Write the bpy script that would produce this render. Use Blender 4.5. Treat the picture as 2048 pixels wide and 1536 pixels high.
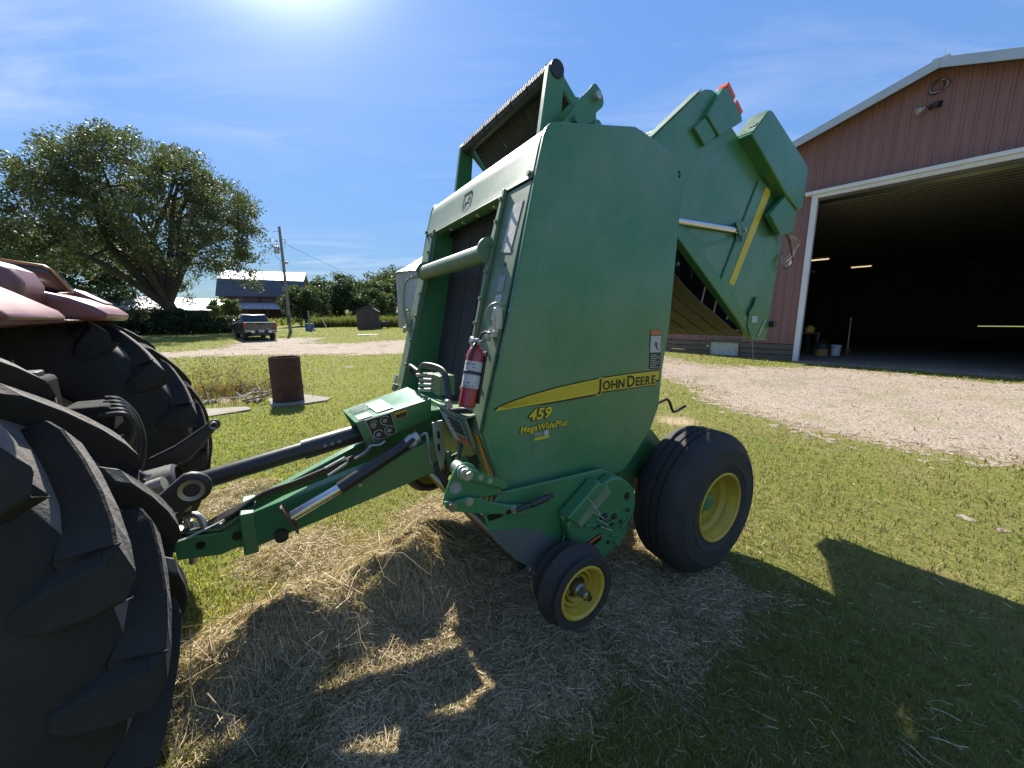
import bpy, bmesh, math, random
import numpy as np
from mathutils import Vector, Matrix, Quaternion
R = math.radians
for o in list(bpy.data.objects): bpy.data.objects.remove(o)
scn = bpy.context.scene
C = scn.collection

# ---------------------------------------------------------------- camera, sky, sun, exposure
cam_d = bpy.data.cameras.new('camera'); cam = bpy.data.objects.new('camera', cam_d); C.objects.link(cam)
cam.location = (0, 0, 1.70); cam.rotation_euler = (R(90-9.56), 0, 0)
cam_d.sensor_width = 36; cam_d.lens = 36*760/2048; cam_d.clip_start = .02; cam_d.clip_end = 4000
scn.camera = cam
SUN_AZ, SUN_EL = -29.5, 43.0                      # degrees from +Y (clockwise), above horizon
SD = Vector((math.sin(R(SUN_AZ))*math.cos(R(SUN_EL)), math.cos(R(SUN_AZ))*math.cos(R(SUN_EL)), math.sin(R(SUN_EL))))
sl = bpy.data.lights.new('sun', 'SUN'); so = bpy.data.objects.new('sun', sl); C.objects.link(so)
sl.energy = 5.0; sl.angle = R(.53); sl.color = (1, .95, .86)
so.rotation_euler = SD.to_track_quat('Z', 'Y').to_euler(); so.location = SD*60
scn.view_settings.view_transform = 'Standard'; scn.view_settings.look = 'None'
scn.view_settings.gamma = 1; scn.view_settings.use_curve_mapping = False
scn.view_settings.exposure = 1.15

w = bpy.data.worlds.new('World'); scn.world = w; w.use_nodes = True
nt = w.node_tree; nt.nodes.clear()
def N(nt, t, **k):
    n = nt.nodes.new(t)
    for a, v in k.items():
        if a.startswith('i_'):
            n.inputs[int(a[2:]) if a[2:].isdigit() else a[2:].replace('_', ' ')].default_value = v
        else: setattr(n, a, v)
    return n
def Lk(nt, a, b): nt.links.new(a, b)
def math_n(nt, op, a, b=None, clamp=False):
    n = nt.nodes.new('ShaderNodeMath'); n.operation = op; n.use_clamp = clamp
    for i, v in enumerate((a, b)):
        if v is None: continue
        if isinstance(v, (int, float)): n.inputs[i].default_value = v
        else: nt.links.new(v, n.inputs[i])
    return n.outputs[0]
def mix_n(nt, f, a, b, mode='MIX'):
    n = nt.nodes.new('ShaderNodeMix'); n.data_type = 'RGBA'; n.blend_type = mode
    for s, v in ((n.inputs[0], f), (n.inputs[6], a), (n.inputs[7], b)):
        if isinstance(v, (int, float)): s.default_value = v
        elif isinstance(v, (tuple, list)): s.default_value = (*v[:3], 1)
        else: nt.links.new(v, s)
    return n.outputs[2]
def ramp_n(nt, f, stops):
    n = nt.nodes.new('ShaderNodeValToRGB'); e = n.color_ramp.elements
    while len(e) < len(stops): e.new(.5)
    for i, (p, c) in enumerate(stops):
        e[i].position = p; e[i].color = (*c[:3], 1) if isinstance(c, (tuple, list)) else (c, c, c, 1)
    nt.links.new(f, n.inputs[0]); return n.outputs[0]

sky = N(nt, 'ShaderNodeTexSky', sky_type='NISHITA', sun_disc=False)
sky.sun_elevation = R(SUN_EL); sky.sun_rotation = R(SUN_AZ); sky.altitude = 250
sky.air_density = 1.0; sky.dust_density = .05; sky.ozone_density = 2.0
tc = N(nt, 'ShaderNodeTexCoord')
vd = N(nt, 'ShaderNodeVectorMath', operation='NORMALIZE'); Lk(nt, tc.outputs['Generated'], vd.inputs[0])
dot = N(nt, 'ShaderNodeVectorMath', operation='DOT_PRODUCT'); Lk(nt, vd.outputs[0], dot.inputs[0]); dot.inputs[1].default_value = SD
dm = math_n(nt, 'MAXIMUM', dot.outputs['Value'], 0.0)
def lobe(n, k): return math_n(nt, 'MULTIPLY', math_n(nt, 'POWER', dm, float(n)), float(k))
aur = math_n(nt, 'ADD', math_n(nt, 'ADD', lobe(18, .6), lobe(130, 14.0)), lobe(900, 40.0))
# thin cirrus: streaked noise on a plane high above, only in some parts of the sky
sx = N(nt, 'ShaderNodeSeparateXYZ'); Lk(nt, vd.outputs[0], sx.inputs[0])
zz = math_n(nt, 'ADD', math_n(nt, 'MAXIMUM', sx.outputs[2], 0.02), .06)
cx = N(nt, 'ShaderNodeCombineXYZ'); Lk(nt, math_n(nt, 'DIVIDE', sx.outputs[0], zz), cx.inputs[0]); Lk(nt, math_n(nt, 'DIVIDE', sx.outputs[1], zz), cx.inputs[1])
mp = N(nt, 'ShaderNodeMapping'); mp.inputs['Rotation'].default_value = (0, 0, R(35)); mp.inputs['Scale'].default_value = (.55, 1.9, 1); Lk(nt, cx.outputs[0], mp.inputs[0])
n1 = N(nt, 'ShaderNodeTexNoise'); n1.inputs['Scale'].default_value = .9; n1.inputs['Detail'].default_value = 9; n1.inputs['Roughness'].default_value = .62; n1.inputs['Distortion'].default_value = .8; Lk(nt, mp.outputs[0], n1.inputs[0])
n2 = N(nt, 'ShaderNodeTexNoise'); n2.inputs['Scale'].default_value = .55; n2.inputs['Detail'].default_value = 2; Lk(nt, cx.outputs[0], n2.inputs[0])
cl = math_n(nt, 'MULTIPLY', ramp_n(nt, n1.outputs[0], [(.45, 0), (.74, 1)]), ramp_n(nt, n2.outputs[0], [(.40, 0), (.62, 1)]))
col = mix_n(nt, 1.0, sky.outputs[0], (.50, .61, .74), 'MULTIPLY')
lum = N(nt, 'ShaderNodeVectorMath', operation='DOT_PRODUCT'); Lk(nt, col, lum.inputs[0]); lum.inputs[1].default_value = (.22, .66, .12)
gain = math_n(nt, 'DIVIDE', 2.0, math_n(nt, 'ADD', math_n(nt, 'MULTIPLY', lum.outputs['Value'], 1.0), 1.0))   # even out the bright sunward half, as the camera did
gv3 = N(nt, 'ShaderNodeCombineXYZ')
for i in range(3): Lk(nt, gain, gv3.inputs[i])
col = mix_n(nt, 1.0, col, gv3.outputs[0], 'MULTIPLY')
col = mix_n(nt, math_n(nt, 'MULTIPLY', cl, .42), col, (3.0, 3.2, 3.7))
ag = N(nt, 'ShaderNodeCombineXYZ'); 
for i in range(3): Lk(nt, math_n(nt, 'MULTIPLY', aur, (1.0, 1.0, 1.02)[i]), ag.inputs[i])
col = mix_n(nt, 1.0, col, ag.outputs[0], 'ADD')
bg = N(nt, 'ShaderNodeBackground'); bg.inputs['Strength'].default_value = .15
Lk(nt, col, bg.inputs[0]); wo = N(nt, 'ShaderNodeOutputWorld'); Lk(nt, bg.outputs[0], wo.inputs[0])

# ---------------------------------------------------------------- mesh helpers
def V3(p): return Vector(p)
class MB:
    def __init__(s): s.v = []; s.f = []
    def add(s, vs, fs):
        o = len(s.v); s.v += [tuple(v) for v in vs]; s.f += [tuple(i+o for i in f) for f in fs]; return s
    def box(s, c, d, rot=None):
        c = V3(c); M = rot.to_3x3() if rot is not None else Matrix.Identity(3)
        vs = [c + M @ Vector((sx*d[0]/2, sy*d[1]/2, sz*d[2]/2)) for sx in (-1, 1) for sy in (-1, 1) for sz in (-1, 1)]
        return s.add(vs, [(0,1,3,2), (4,6,7,5), (0,4,5,1), (2,3,7,6), (0,2,6,4), (1,5,7,3)])
    def bar(s, p0, p1, wy, wz, up=(0,0,1)):       # rectangular bar between two points
        p0, p1 = V3(p0), V3(p1); x = (p1-p0).normalized(); y = V3(up).cross(x).normalized(); z = x.cross(y)
        vs = [p + y*(a*wy/2) + z*(b*wz/2) for p in (p0, p1) for a, b in ((-1,-1), (1,-1), (1,1), (-1,1))]
        return s.add(vs, [(0,3,2,1), (4,5,6,7), (0,1,5,4), (1,2,6,5), (2,3,7,6), (3,0,4,7)])
    def poly(s, pts, n):                          # planar polygon extruded by vector n
        pts = [V3(p) for p in pts]; n = V3(n); k = len(pts)
        return s.add(pts + [p+n for p in pts], [tuple(range(k))[::-1], tuple(range(k, 2*k))] + [(i, (i+1) % k, (i+1) % k + k, i+k) for i in range(k)])
    def slabY(s, xz, y0, y1): return s.poly([(a, y0, b) for a, b in xz], (0, y1-y0, 0))
    def slabX(s, yz, x0, x1): return s.poly([(x0, a, b) for a, b in yz], (x1-x0, 0, 0))
    def slabZ(s, xy, z0, z1): return s.poly([(a, b, z0) for a, b in xy], (0, 0, z1-z0))
    def tube(s, pts, r, n=10, caps=True):
        pts = [V3(p) for p in pts]; k = len(pts); rr = r if isinstance(r, (list, tuple)) else [r]*k
        t0 = (pts[1]-pts[0]).normalized(); a = t0.orthogonal().normalized(); rings = []
        for i in range(k):
            t = (pts[min(i+1, k-1)] - pts[max(i-1, 0)]).normalized()
            a = (a - t*a.dot(t)).normalized(); b = t.cross(a)
            rings.append([pts[i] + (a*math.cos(2*math.pi*j/n) + b*math.sin(2*math.pi*j/n))*rr[i] for j in range(n)])
        return s.loft(rings, caps)
    def loft(s, rings, caps=True, closed=True):
        n = len(rings[0]); vs = [p for r_ in rings for p in r_]; fs = []
        for i in range(len(rings)-1):
            for j in range(n if closed else n-1):
                fs.append((i*n+j, i*n+(j+1) % n, (i+1)*n+(j+1) % n, (i+1)*n+j))
        if caps and closed: fs += [tuple(range(n))[::-1], tuple(range((len(rings)-1)*n, len(rings)*n))]
        return s.add(vs, fs)
    def lathe(s, prof, o=(0,0,0), ax=(0,1,0), n=48, loop=False):   # prof [(r, h)]
        ax = V3(ax).normalized(); a = ax.orthogonal().normalized(); b = ax.cross(a); o = V3(o); k = len(prof); vs = []; fs = []
        for r_, h in prof:
            for j in range(n):
                t = 2*math.pi*j/n; vs.append(o + ax*h + (a*math.cos(t) + b*math.sin(t))*r_)
        for i in range(k if loop else k-1):
            i2 = (i+1) % k
            for j in range(n): fs.append((i*n+j, i*n+(j+1) % n, i2*n+(j+1) % n, i2*n+j))
        return s.add(vs, fs)
    def build(s, name, mat, parent=None, bevel=0, ang=35, seg=2, loc=None, rot=None):
        me = bpy.data.meshes.new(name); me.from_pydata(s.v, [], s.f)
        bm = bmesh.new(); bm.from_mesh(me); bmesh.ops.remove_doubles(bm, verts=bm.verts, dist=1e-5)
        bmesh.ops.recalc_face_normals(bm, faces=bm.faces); bm.to_mesh(me); bm.free()
        return put(name, me, mat, parent, bevel, ang, seg, loc, rot)
def put(name, me, mat, parent=None, bevel=0, ang=35, seg=2, loc=None, rot=None):
    if mat and not me.materials: me.materials.append(M[mat] if isinstance(mat, str) else mat)
    if ang:
        me.polygons.foreach_set('use_smooth', [True]*len(me.polygons)); me.set_sharp_from_angle(angle=R(ang))
    o = bpy.data.objects.new(name, me); C.objects.link(o)
    if parent: o.parent = parent
    if loc is not None: o.location = loc
    if rot is not None: o.rotation_euler = rot
    if bevel:
        m = o.modifiers.new('bevel', 'BEVEL'); m.width = bevel; m.segments = seg; m.limit_method = 'ANGLE'; m.angle_limit = R(40); m.harden_normals = False
    return o
def empty(name, loc=(0,0,0), rz=0):
    o = bpy.data.objects.new(name, None); C.objects.link(o); o.location = loc; o.rotation_euler = (0,0,rz); o.empty_display_size = .2; return o
def tag(o, label=None, cat=None, group=None, kind=None):
    for k, v in (('label', label), ('category', cat), ('group', group), ('kind', kind)):
        if v: o[k] = v
    return o
def cyl(p0, p1, r, n=16): return MB().tube([p0, p1], r, n)
def smooth_path(pts, k=6):                        # Catmull-Rom through points
    P = [V3(p) for p in pts]; P = [P[0]*2-P[1]] + P + [P[-1]*2-P[-2]]; out = []
    for i in range(1, len(P)-2):
        for j in range(k):
            t = j/k; a, b, c, d = P[i-1:i+3]
            out.append(.5*((2*b) + (c-a)*t + (2*a-5*b+4*c-d)*t*t + (3*b-a-3*c+d)*t**3))
    return out + [P[-2]]
def copy_tree(o, parent=None):
    c = o.copy(); C.objects.link(c); c.parent = parent
    for ch in list(o.children): copy_tree(ch, c)
    return c
def text_mesh(body, size, ext=.0008, shear=0, offset=0, space=1.0, sx=1.0):
    cu = bpy.data.curves.new('txt', 'FONT'); cu.body = body; cu.size = size; cu.extrude = ext; cu.shear = shear; cu.offset = offset; cu.space_character = space; cu.resolution_u = 3
    ob = bpy.data.objects.new('txt', cu); C.objects.link(ob); bpy.context.view_layer.update()
    me = bpy.data.meshes.new_from_object(ob.evaluated_get(bpy.context.evaluated_depsgraph_get()))
    bpy.data.objects.remove(ob); bpy.data.curves.remove(cu)
    if sx != 1.0: me.transform(Matrix.Diagonal((sx, 1, 1, 1)))
    return me
# ---------------------------------------------------------------- materials
M = {}
def pmat(name, c1, c2=None, scale=5., rough=.5, metal=0., bump=0., bscale=80., rvar=.12, dust=0., dlo=.25, dcol=(.30, .27, .20), coat=0., spec=.5, rust=0., det=6, stretch=None, trans=0.):
    m = bpy.data.materials.new(name); m.use_nodes = True; t = m.node_tree; b = t.nodes['Principled BSDF']
    co = N(t, 'ShaderNodeTexCoord').outputs['Object']
    if stretch:
        mp = N(t, 'ShaderNodeMapping'); mp.inputs['Scale'].default_value = stretch; Lk(t, co, mp.inputs[0]); co = mp.outputs[0]
    def noise(sc, d=6, ro=.6):
        n = N(t, 'ShaderNodeTexNoise'); n.inputs['Scale'].default_value = sc; n.inputs['Detail'].default_value = d; n.inputs['Roughness'].default_value = ro; Lk(t, co, n.inputs[0]); return n.outputs[0]
    n1 = noise(scale, det)
    col = mix_n(t, ramp_n(t, n1, [(.32, 0), (.68, 1)]), c1, c2 or tuple(x*.8 for x in c1))
    if rust:
        col = mix_n(t, math_n(t, 'MULTIPLY', ramp_n(t, noise(scale*2.3, 9, .7), [(.52, 0), (.64, 1)]), rust), col, (.13, .055, .028))
    if dust:
        col = mix_n(t, math_n(t, 'MULTIPLY', ramp_n(t, noise(scale*.8+1.3, 10, .72), [(dlo, .25 if dlo < .3 else 0), (.75, 1)]), dust), col, dcol)
    Lk(t, col, b.inputs['Base Color'])
    r = math_n(t, 'ADD', math_n(t, 'MULTIPLY', noise(scale*3, 5), rvar*2), rough-rvar, True); Lk(t, r, b.inputs['Roughness'])
    b.inputs['Metallic'].default_value = metal; b.inputs['Specular IOR Level'].default_value = spec; b.inputs['Coat Weight'].default_value = coat; b.inputs['Coat Roughness'].default_value = .15
    if bump:
        bp = N(t, 'ShaderNodeBump'); bp.inputs['Strength'].default_value = bump; bp.inputs['Distance'].default_value = .01; Lk(t, noise(bscale, 4), bp.inputs['Height']); Lk(t, bp.outputs[0], b.inputs['Normal'])
    M[name] = m; return m
G1, G2 = (.030, .190, .066), (.024, .160, .056)
pmat('green', G1, G2, 2.5, .36, coat=.25, dust=.16, bump=.03, bscale=25)
pmat('green_side', G1, G2, 1.4, .34, coat=.3, dust=.5, dlo=.34, dcol=(.25, .29, .23), bump=.12, bscale=2.0)
pmat('green_dusty', G1, (.03, .12, .05), 3, .42, dust=.62, dcol=(.34, .33, .24), bump=.05, bscale=40)
pmat('green_front', G1, (.03, .12, .05), 3, .48, dust=.72, dcol=(.25, .25, .185), bump=.05, bscale=40)
pmat('jd_yellow', (.62, .45, .025), (.55, .38, .02), 4, .4, dust=.2, dcol=(.25, .2, .1))
pmat('rim_yellow', (.66, .47, .03), (.52, .36, .03), 7, .42, dust=.35, dcol=(.22, .16, .07), bump=.04)
pmat('decal_yellow', (.66, .50, .035), (.62, .46, .03), 30, .35)
pmat('decal_black', (.008, .008, .008), None, 30, .4)
pmat('decal_white', (.52, .52, .50), (.44, .44, .42), 30, .5)
pmat('decal_grey', (.32, .32, .31), (.22, .22, .22), 60, .5)
pmat('decal_orange', (.55, .16, .04), (.5, .14, .04), 20, .45)
pmat('decal_amber', (.62, .30, .01), (.55, .25, .01), 10, .4)
pmat('black_paint', (.012, .012, .013), (.02, .02, .02), 6, .5, dust=.14, dcol=(.16, .14, .11), bump=.08)
pmat('matte_black', (.008, .008, .009), (.013, .012, .012), 8, .85, dust=.10, dcol=(.07, .06, .05), spec=.2, bump=.1)
pmat('worn_skid', (.085, .105, .115), (.055, .085, .080), 6, .55, dust=.3, dcol=(.16, .16, .14), bump=.1, rust=.25)
pmat('black_tube', (.016, .016, .018), (.024, .024, .026), 8, .36, dust=.1, dcol=(.16, .15, .13))
pmat('tyre', (.018, .018, .019), (.026, .025, .025), 8, .78, dust=.28, dcol=(.085, .075, .062), bump=.18, bscale=140)
pmat('tractor_tyre', (.016, .016, .016), (.024, .023, .022), 5, .85, spec=.22, dust=.28, dcol=(.115, .098, .078), bump=.45, bscale=38)
pmat('tread_worn', (.165, .150, .132), (.095, .088, .078), 9, .85, dust=.35, dcol=(.23, .20, .165), bump=.3, bscale=70)
pmat('rubber_hose', (.014, .014, .014), (.02, .02, .02), 20, .45, dust=.2, dcol=(.12, .1, .08))
pmat('chrome', (.62, .62, .62), (.55, .55, .55), 10, .16, metal=1, rvar=.05)
pmat('steel', (.36, .35, .33), (.28, .27, .25), 18, .38, metal=.85, dust=.2)
pmat('zinc', (.52, .51, .48), (.42, .41, .38), 25, .42, metal=.7, dust=.15)
pmat('rusty_steel', (.10, .065, .045), (.16, .085, .05), 14, .75, bump=.2, bscale=60)
pmat('red_paint', (.36, .012, .018), (.30, .01, .015), 6, .3, coat=.4, dust=.1)
pmat('reflector', (.75, .10, .01), (.7, .08, .01), 60, .25)
pmat('tractor_red', (.24, .058, .048), (.19, .045, .040), 3, .42, dust=.45, dcol=(.30, .19, .16), coat=.25, bump=.03)
pmat('dark_glass', (.01, .012, .014), None, 5, .06, coat=.5)
pmat('amber_trim', (.45, .22, .03), None, 5, .3)
pmat('white_paint', (.66, .66, .66), (.56, .56, .55), 5, .45, dust=.15)
pmat('trim_white', (.70, .71, .72), (.60, .60, .60), 2.2, .5, dust=.18, dcol=(.35, .33, .29), stretch=(1, 1, .4))
pmat('barn_red', (.225, .105, .098), (.165, .074, .070), 1.6, .6, dust=.3, dcol=(.27, .17, .15), stretch=(2, 2, .25), bump=.04)
pmat('roof_metal', (.50, .52, .54), (.42, .44, .46), 1.5, .4, metal=.4, dust=.2)
pmat('liner', (.10, .092, .078), (.07, .064, .055), 1.2, .7)
pmat('old_wood', (.15, .12, .095), (.085, .066, .052), 5, .85, bump=.5, bscale=30, stretch=(.35, 4, 4))
pmat('wood_pole', (.26, .225, .195), (.19, .165, .14), 6, .85, bump=.4, stretch=(5, 5, .4))
pmat('bark', (.085, .068, .052), (.05, .04, .032), 5, .95, bump=.9, bscale=16, stretch=(1, 1, .35))
pmat('concrete', (.22, .19, .15), (.165, .142, .112), 3, .9, bump=.3, bscale=30, dust=.2)
pmat('dirt_floor', (.20, .175, .145), (.15, .13, .105), 1.5, .95, bump=.4, bscale=20)
pmat('truck_paint', (.060, .048, .042), (.050, .040, .036), 3, .28, coat=.7, dust=.15)
pmat('truck_glass', (.02, .025, .03), None, 3, .08, coat=.4)
pmat('tail_red', (.35, .015, .012), None, 10, .2, coat=.5)
pmat('far_red', (.14, .062, .055), (.115, .052, .048), .6, .7)
pmat('slate_roof', (.115, .125, .145), (.095, .105, .125), .4, .8, spec=.2)
pmat('white_roof', (.40, .40, .41), (.33, .33, .34), .4, .45, stretch=(1, .2, 1))
pmat('galv', (.46, .48, .50), (.38, .40, .42), 2, .42, metal=.55, dust=.2, stretch=(1, 1, .3))
pmat('shed_brown', (.085, .062, .05), (.065, .048, .04), 3, .8)
pmat('blue_plastic', (.015, .11, .34), (.012, .09, .29), 4, .4)
pmat('barrel_rust', (.085, .030, .020), (.045, .020, .015), 3.5, .85, bump=.25, bscale=25, rust=.5)
pmat('stick', (.22, .18, .14), (.12, .095, .07), 8, .9)
pmat('stick_pale', (.46, .43, .37), (.36, .33, .28), 8, .85)
pmat('plastic_white', (.7, .7, .68), None, 5, .5)
pmat('paper', (.56, .54, .50), (.44, .42, .39), 9, .85, bump=.2, bscale=25)
pmat('yellow_plastic', (.55, .42, .06), None, 5, .5)
pmat('tan_plastic', (.42, .25, .08), (.36, .2, .07), 5, .6)
pmat('plate_text', (.05, .07, .15), None, 5, .6)
pmat('blue_hose', (.02, .06, .25), None, 5, .4)
def emit(name, col, s):
    m = bpy.data.materials.new(name); m.use_nodes = True; b = m.node_tree.nodes['Principled BSDF']
    b.inputs['Base Color'].default_value = (*col, 1); b.inputs['Emission Color'].default_value = (*col, 1); b.inputs['Emission Strength'].default_value = s; M[name] = m
emit('lamp_glow', (1, .78, .45), .42)

# belts: dark rubber with a fine diagonal weave
def belt_mat(name, c1, c2, dust):
    m = pmat(name, c1, c2, 3, .72, dust=dust, dcol=(.17, .15, .12)); t = m.node_tree; b = t.nodes['Principled BSDF']
    co = N(t, 'ShaderNodeTexCoord').outputs['Object']; h = None
    for rz in (.9, -.9):
        mp = N(t, 'ShaderNodeMapping'); mp.inputs['Rotation'].default_value = (rz, 0, 0); Lk(t, co, mp.inputs[0])
        wv = N(t, 'ShaderNodeTexWave', wave_type='BANDS', bands_direction='Z'); wv.inputs['Scale'].default_value = 15; wv.inputs['Distortion'].default_value = .3; Lk(t, mp.outputs[0], wv.inputs[0])
        h = wv.outputs['Fac'] if h is None else math_n(t, 'MULTIPLY', h, wv.outputs['Fac'])
    bp = N(t, 'ShaderNodeBump'); bp.inputs['Strength'].default_value = .9; bp.inputs['Distance'].default_value = .006; Lk(t, h, bp.inputs['Height']); Lk(t, bp.outputs[0], b.inputs['Normal'])
belt_mat('belt', (.020, .019, .023), (.030, .027, .031), .2)
belt_mat('belt_brown', (.042, .036, .031), (.034, .029, .025), .25)

# leaves and grass: colour comes per face from a point colour attribute, thin and translucent
def leaf_mat(name, tr=.35, rough=.55, spec=.3):
    m = bpy.data.materials.new(name); m.use_nodes = True; t = m.node_tree; b = t.nodes['Principled BSDF']; out = t.nodes['Material Output']
    a = N(t, 'ShaderNodeAttribute', attribute_name='tint'); Lk(t, a.outputs['Color'], b.inputs['Base Color'])
    b.inputs['Roughness'].default_value = rough; b.inputs['Specular IOR Level'].default_value = spec
    tl = N(t, 'ShaderNodeBsdfTranslucent'); Lk(t, mix_n(t, 1.0, a.outputs['Color'], (1.5, 1.6, .8), 'MULTIPLY'), tl.inputs[0])
    mx = N(t, 'ShaderNodeMixShader'); mx.inputs[0].default_value = tr; Lk(t, b.outputs[0], mx.inputs[1]); Lk(t, tl.outputs[0], mx.inputs[2]); Lk(t, mx.outputs[0], out.inputs[0]); M[name] = m
leaf_mat('leaf', .28); leaf_mat('grass_blade', .42, .6, .2); leaf_mat('straw', .15, .6, .25)
# ---------------------------------------------------------------- terrain
def sst(a, b, x):
    t = np.clip((np.asarray(x, float)-a)/(b-a), 0, 1); return t*t*(3-2*t)
def vnoise(x, y, sc, seed=0):
    x = np.asarray(x, float)*sc + seed*17.3; y = np.asarray(y, float)*sc - seed*9.1
    xi = np.floor(x).astype(np.int64); yi = np.floor(y).astype(np.int64); fx = x-xi; fy = y-yi
    fx = fx*fx*(3-2*fx); fy = fy*fy*(3-2*fy)
    def h(a, b):
        n = (a*374761393 + b*668265263 + seed*974711) & 0x7fffffff; n = ((n ^ (n >> 13))*1274126177) & 0x7fffffff
        return ((n ^ (n >> 16)) & 0xffff)/65535.
    return (h(xi, yi)*(1-fx) + h(xi+1, yi)*fx)*(1-fy) + (h(xi, yi+1)*(1-fx) + h(xi+1, yi+1)*fx)*fy
def fbm(x, y, sc, seed=0, o=4):
    s = 0; a = 1; t = 0
    for k in range(o): s = s + a*vnoise(x, y, sc*2**k, seed+k); t += a; a *= .55
    return s/t
MOUNDS = [(-1.05, 1.72, .34, .15), (-.72, 1.98, .30, .12), (-.62, 2.25, .26, .15), (-.45, 2.05, .28, .07), (-1.30, 1.50, .28, .07), (-.72, 2.72, .16, .13), (-.60, 2.80, .14, .09), (-1.62, 2.48, .30, .09), (-1.15, 2.45, .3, .05),
          (-2.70, 3.55, .30, .12), (-2.45, 3.70, .22, .09), (-2.62, 3.18, .28, .07), (-.2, 3.0, .6, .06), (.3, 2.2, .7, .05), (.9, 3.1, .5, .04), (.05, 1.35, .25, .05), (-.75, 1.38, .2, .06)]
HAYC = [(-.9, 2.2, .85), (-.3, 2.0, .9), (.35, 2.2, .75), (-.5, 3.1, .65), (.2, 3.4, .65), (.9, 2.7, .6), (1.25, 2.2, .45), (1.0, 3.4, .5), (-1.5, 2.5, .45), (-1.2, 1.6, .5), (-2.65, 3.5, .38), (-2.6, 3.15, .3), (2.75, 6.3, .4), (-.5, 1.35, .4), (1.6, 3.8, .35), (.1, 4.2, .5)]
RIDGE = [(-1.62, 1.40, .13), (-1.33, 1.53, .17), (-1.08, 1.70, .20), (-.86, 1.84, .17), (-.74, 2.00, .20), (-.50, 2.16, .22), (-.34, 2.20, .12)]
def ridge(x, y):
    x = np.asarray(x, float); y = np.asarray(y, float); out = np.zeros(np.broadcast(x, y).shape)
    for (x0, y0, h0), (x1, y1, h1) in zip(RIDGE[:-1], RIDGE[1:]):
        dx, dy = x1-x0, y1-y0; L = math.hypot(dx, dy); t = np.clip(((x-x0)*dx+(y-y0)*dy)/L**2, 0, 1)
        px, py = x-(x0+t*dx), y-(y0+t*dy); s = px*(-dy/L)+py*(dx/L); d = np.hypot(px, py)   # s > 0 beyond the crest
        wdt = np.where(s > 0, .34, .15); out = np.maximum(out, (h0+(h1-h0)*t)*np.exp(-(d/wdt)**2))
    return out
def hay_cover(x, y):
    x = np.asarray(x, float); y = np.asarray(y, float); m = np.zeros(np.broadcast(x, y).shape)
    for a, b, r in HAYC: m = np.maximum(m, np.exp(-((x-a)**2+(y-b)**2)/(r*r)))
    return np.maximum(sst(.44, .84, m*.62 + .55*fbm(x, y, 3.0, 5))*sst(.10, .35, m), np.clip(ridge(x, y)*7, 0, 1)*.95)
def TZ(x, y):
    x = np.asarray(x, float); y = np.asarray(y, float); p = .777*x+.629*y; r = np.hypot(x, y)
    z = .42*sst(6, 13.5, p) + .45*sst(12, 40, y) + 8*sst(60, 260, r)
    near = (1-sst(4, 5.5, p))*(1-sst(9, 14, r))
    z = z + (fbm(x, y, 1.1, 3)-.5)*.05*near*sst(.8, 2.2, np.hypot(x-1.2, y-2.6)*0+2)
    mm = np.zeros_like(z)
    for a, b, r_, h in MOUNDS: mm = mm + h*np.exp(-((x-a)**2+(y-b)**2)/(r_*r_)*1.3)
    return z + (mm*.6+ridge(x, y))*(.68+.64*fbm(x, y, 6, 9, 3))
def tz(x, y): return float(TZ(x, y))

def pip(x, y, poly):                               # point in polygon, vectorised
    inside = np.zeros(x.shape, bool); n = len(poly)
    for i in range(n):
        x0, y0 = poly[i]; x1, y1 = poly[(i+1) % n]
        c = ((y0 > y) != (y1 > y)); xi = (x1-x0)*(y-y0)/((y1-y0) if y1 != y0 else 1e-9)+x0
        inside ^= c & (x < xi)
    return inside
YARD = [(3.2, 14.5), (4.15, 11.6), (4.2, 10.3), (4.25, 8.1), (4.2, 6.6), (4.7, 5.5), (5.3, 4.95), (6.0, 4.25), (7.5, 2.6), (13, -3), (18, -1), (13.5, 6.9), (10.2, 7.3), (9.2, 9.5), (8.6, 10.0), (7.9, 10.5), (6.4, 10.9), (5.3, 12.6), (5.2, 16.5), (4.0, 19), (2.0, 19.5)]
ROAD = [(-60, 14), (-30, 14.0), (-22, 14.8), (-16.1, 15.7), (-15.2, 16.8), (-13.4, 17.7), (-11, 18.1), (-7.8, 18.3), (-5.4, 18.2), (-1, 17.5), (2.5, 15.5), (3.4, 14.3), (6, 15.5), (4.5, 19.5), (1, 23), (-4, 24.8), (-7.2, 24.7), (-12.6, 24.2), (-14.0, 27), (-14.2, 29), (-16.8, 30.4), (-19.5, 27.5), (-17.4, 23.6), (-16.2, 21.4), (-17.9, 18.8), (-24, 17.6), (-31, 17.0), (-60, 17.5)]
def in_gravel(x, y, rag=.5):
    dx = (fbm(x, y, 1.3, 21)-.5)*2*rag; dy = (fbm(x, y, 1.3, 33)-.5)*2*rag
    return pip(x+dx, y+dy, YARD) | pip(x+dx, y+dy, ROAD)

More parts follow.
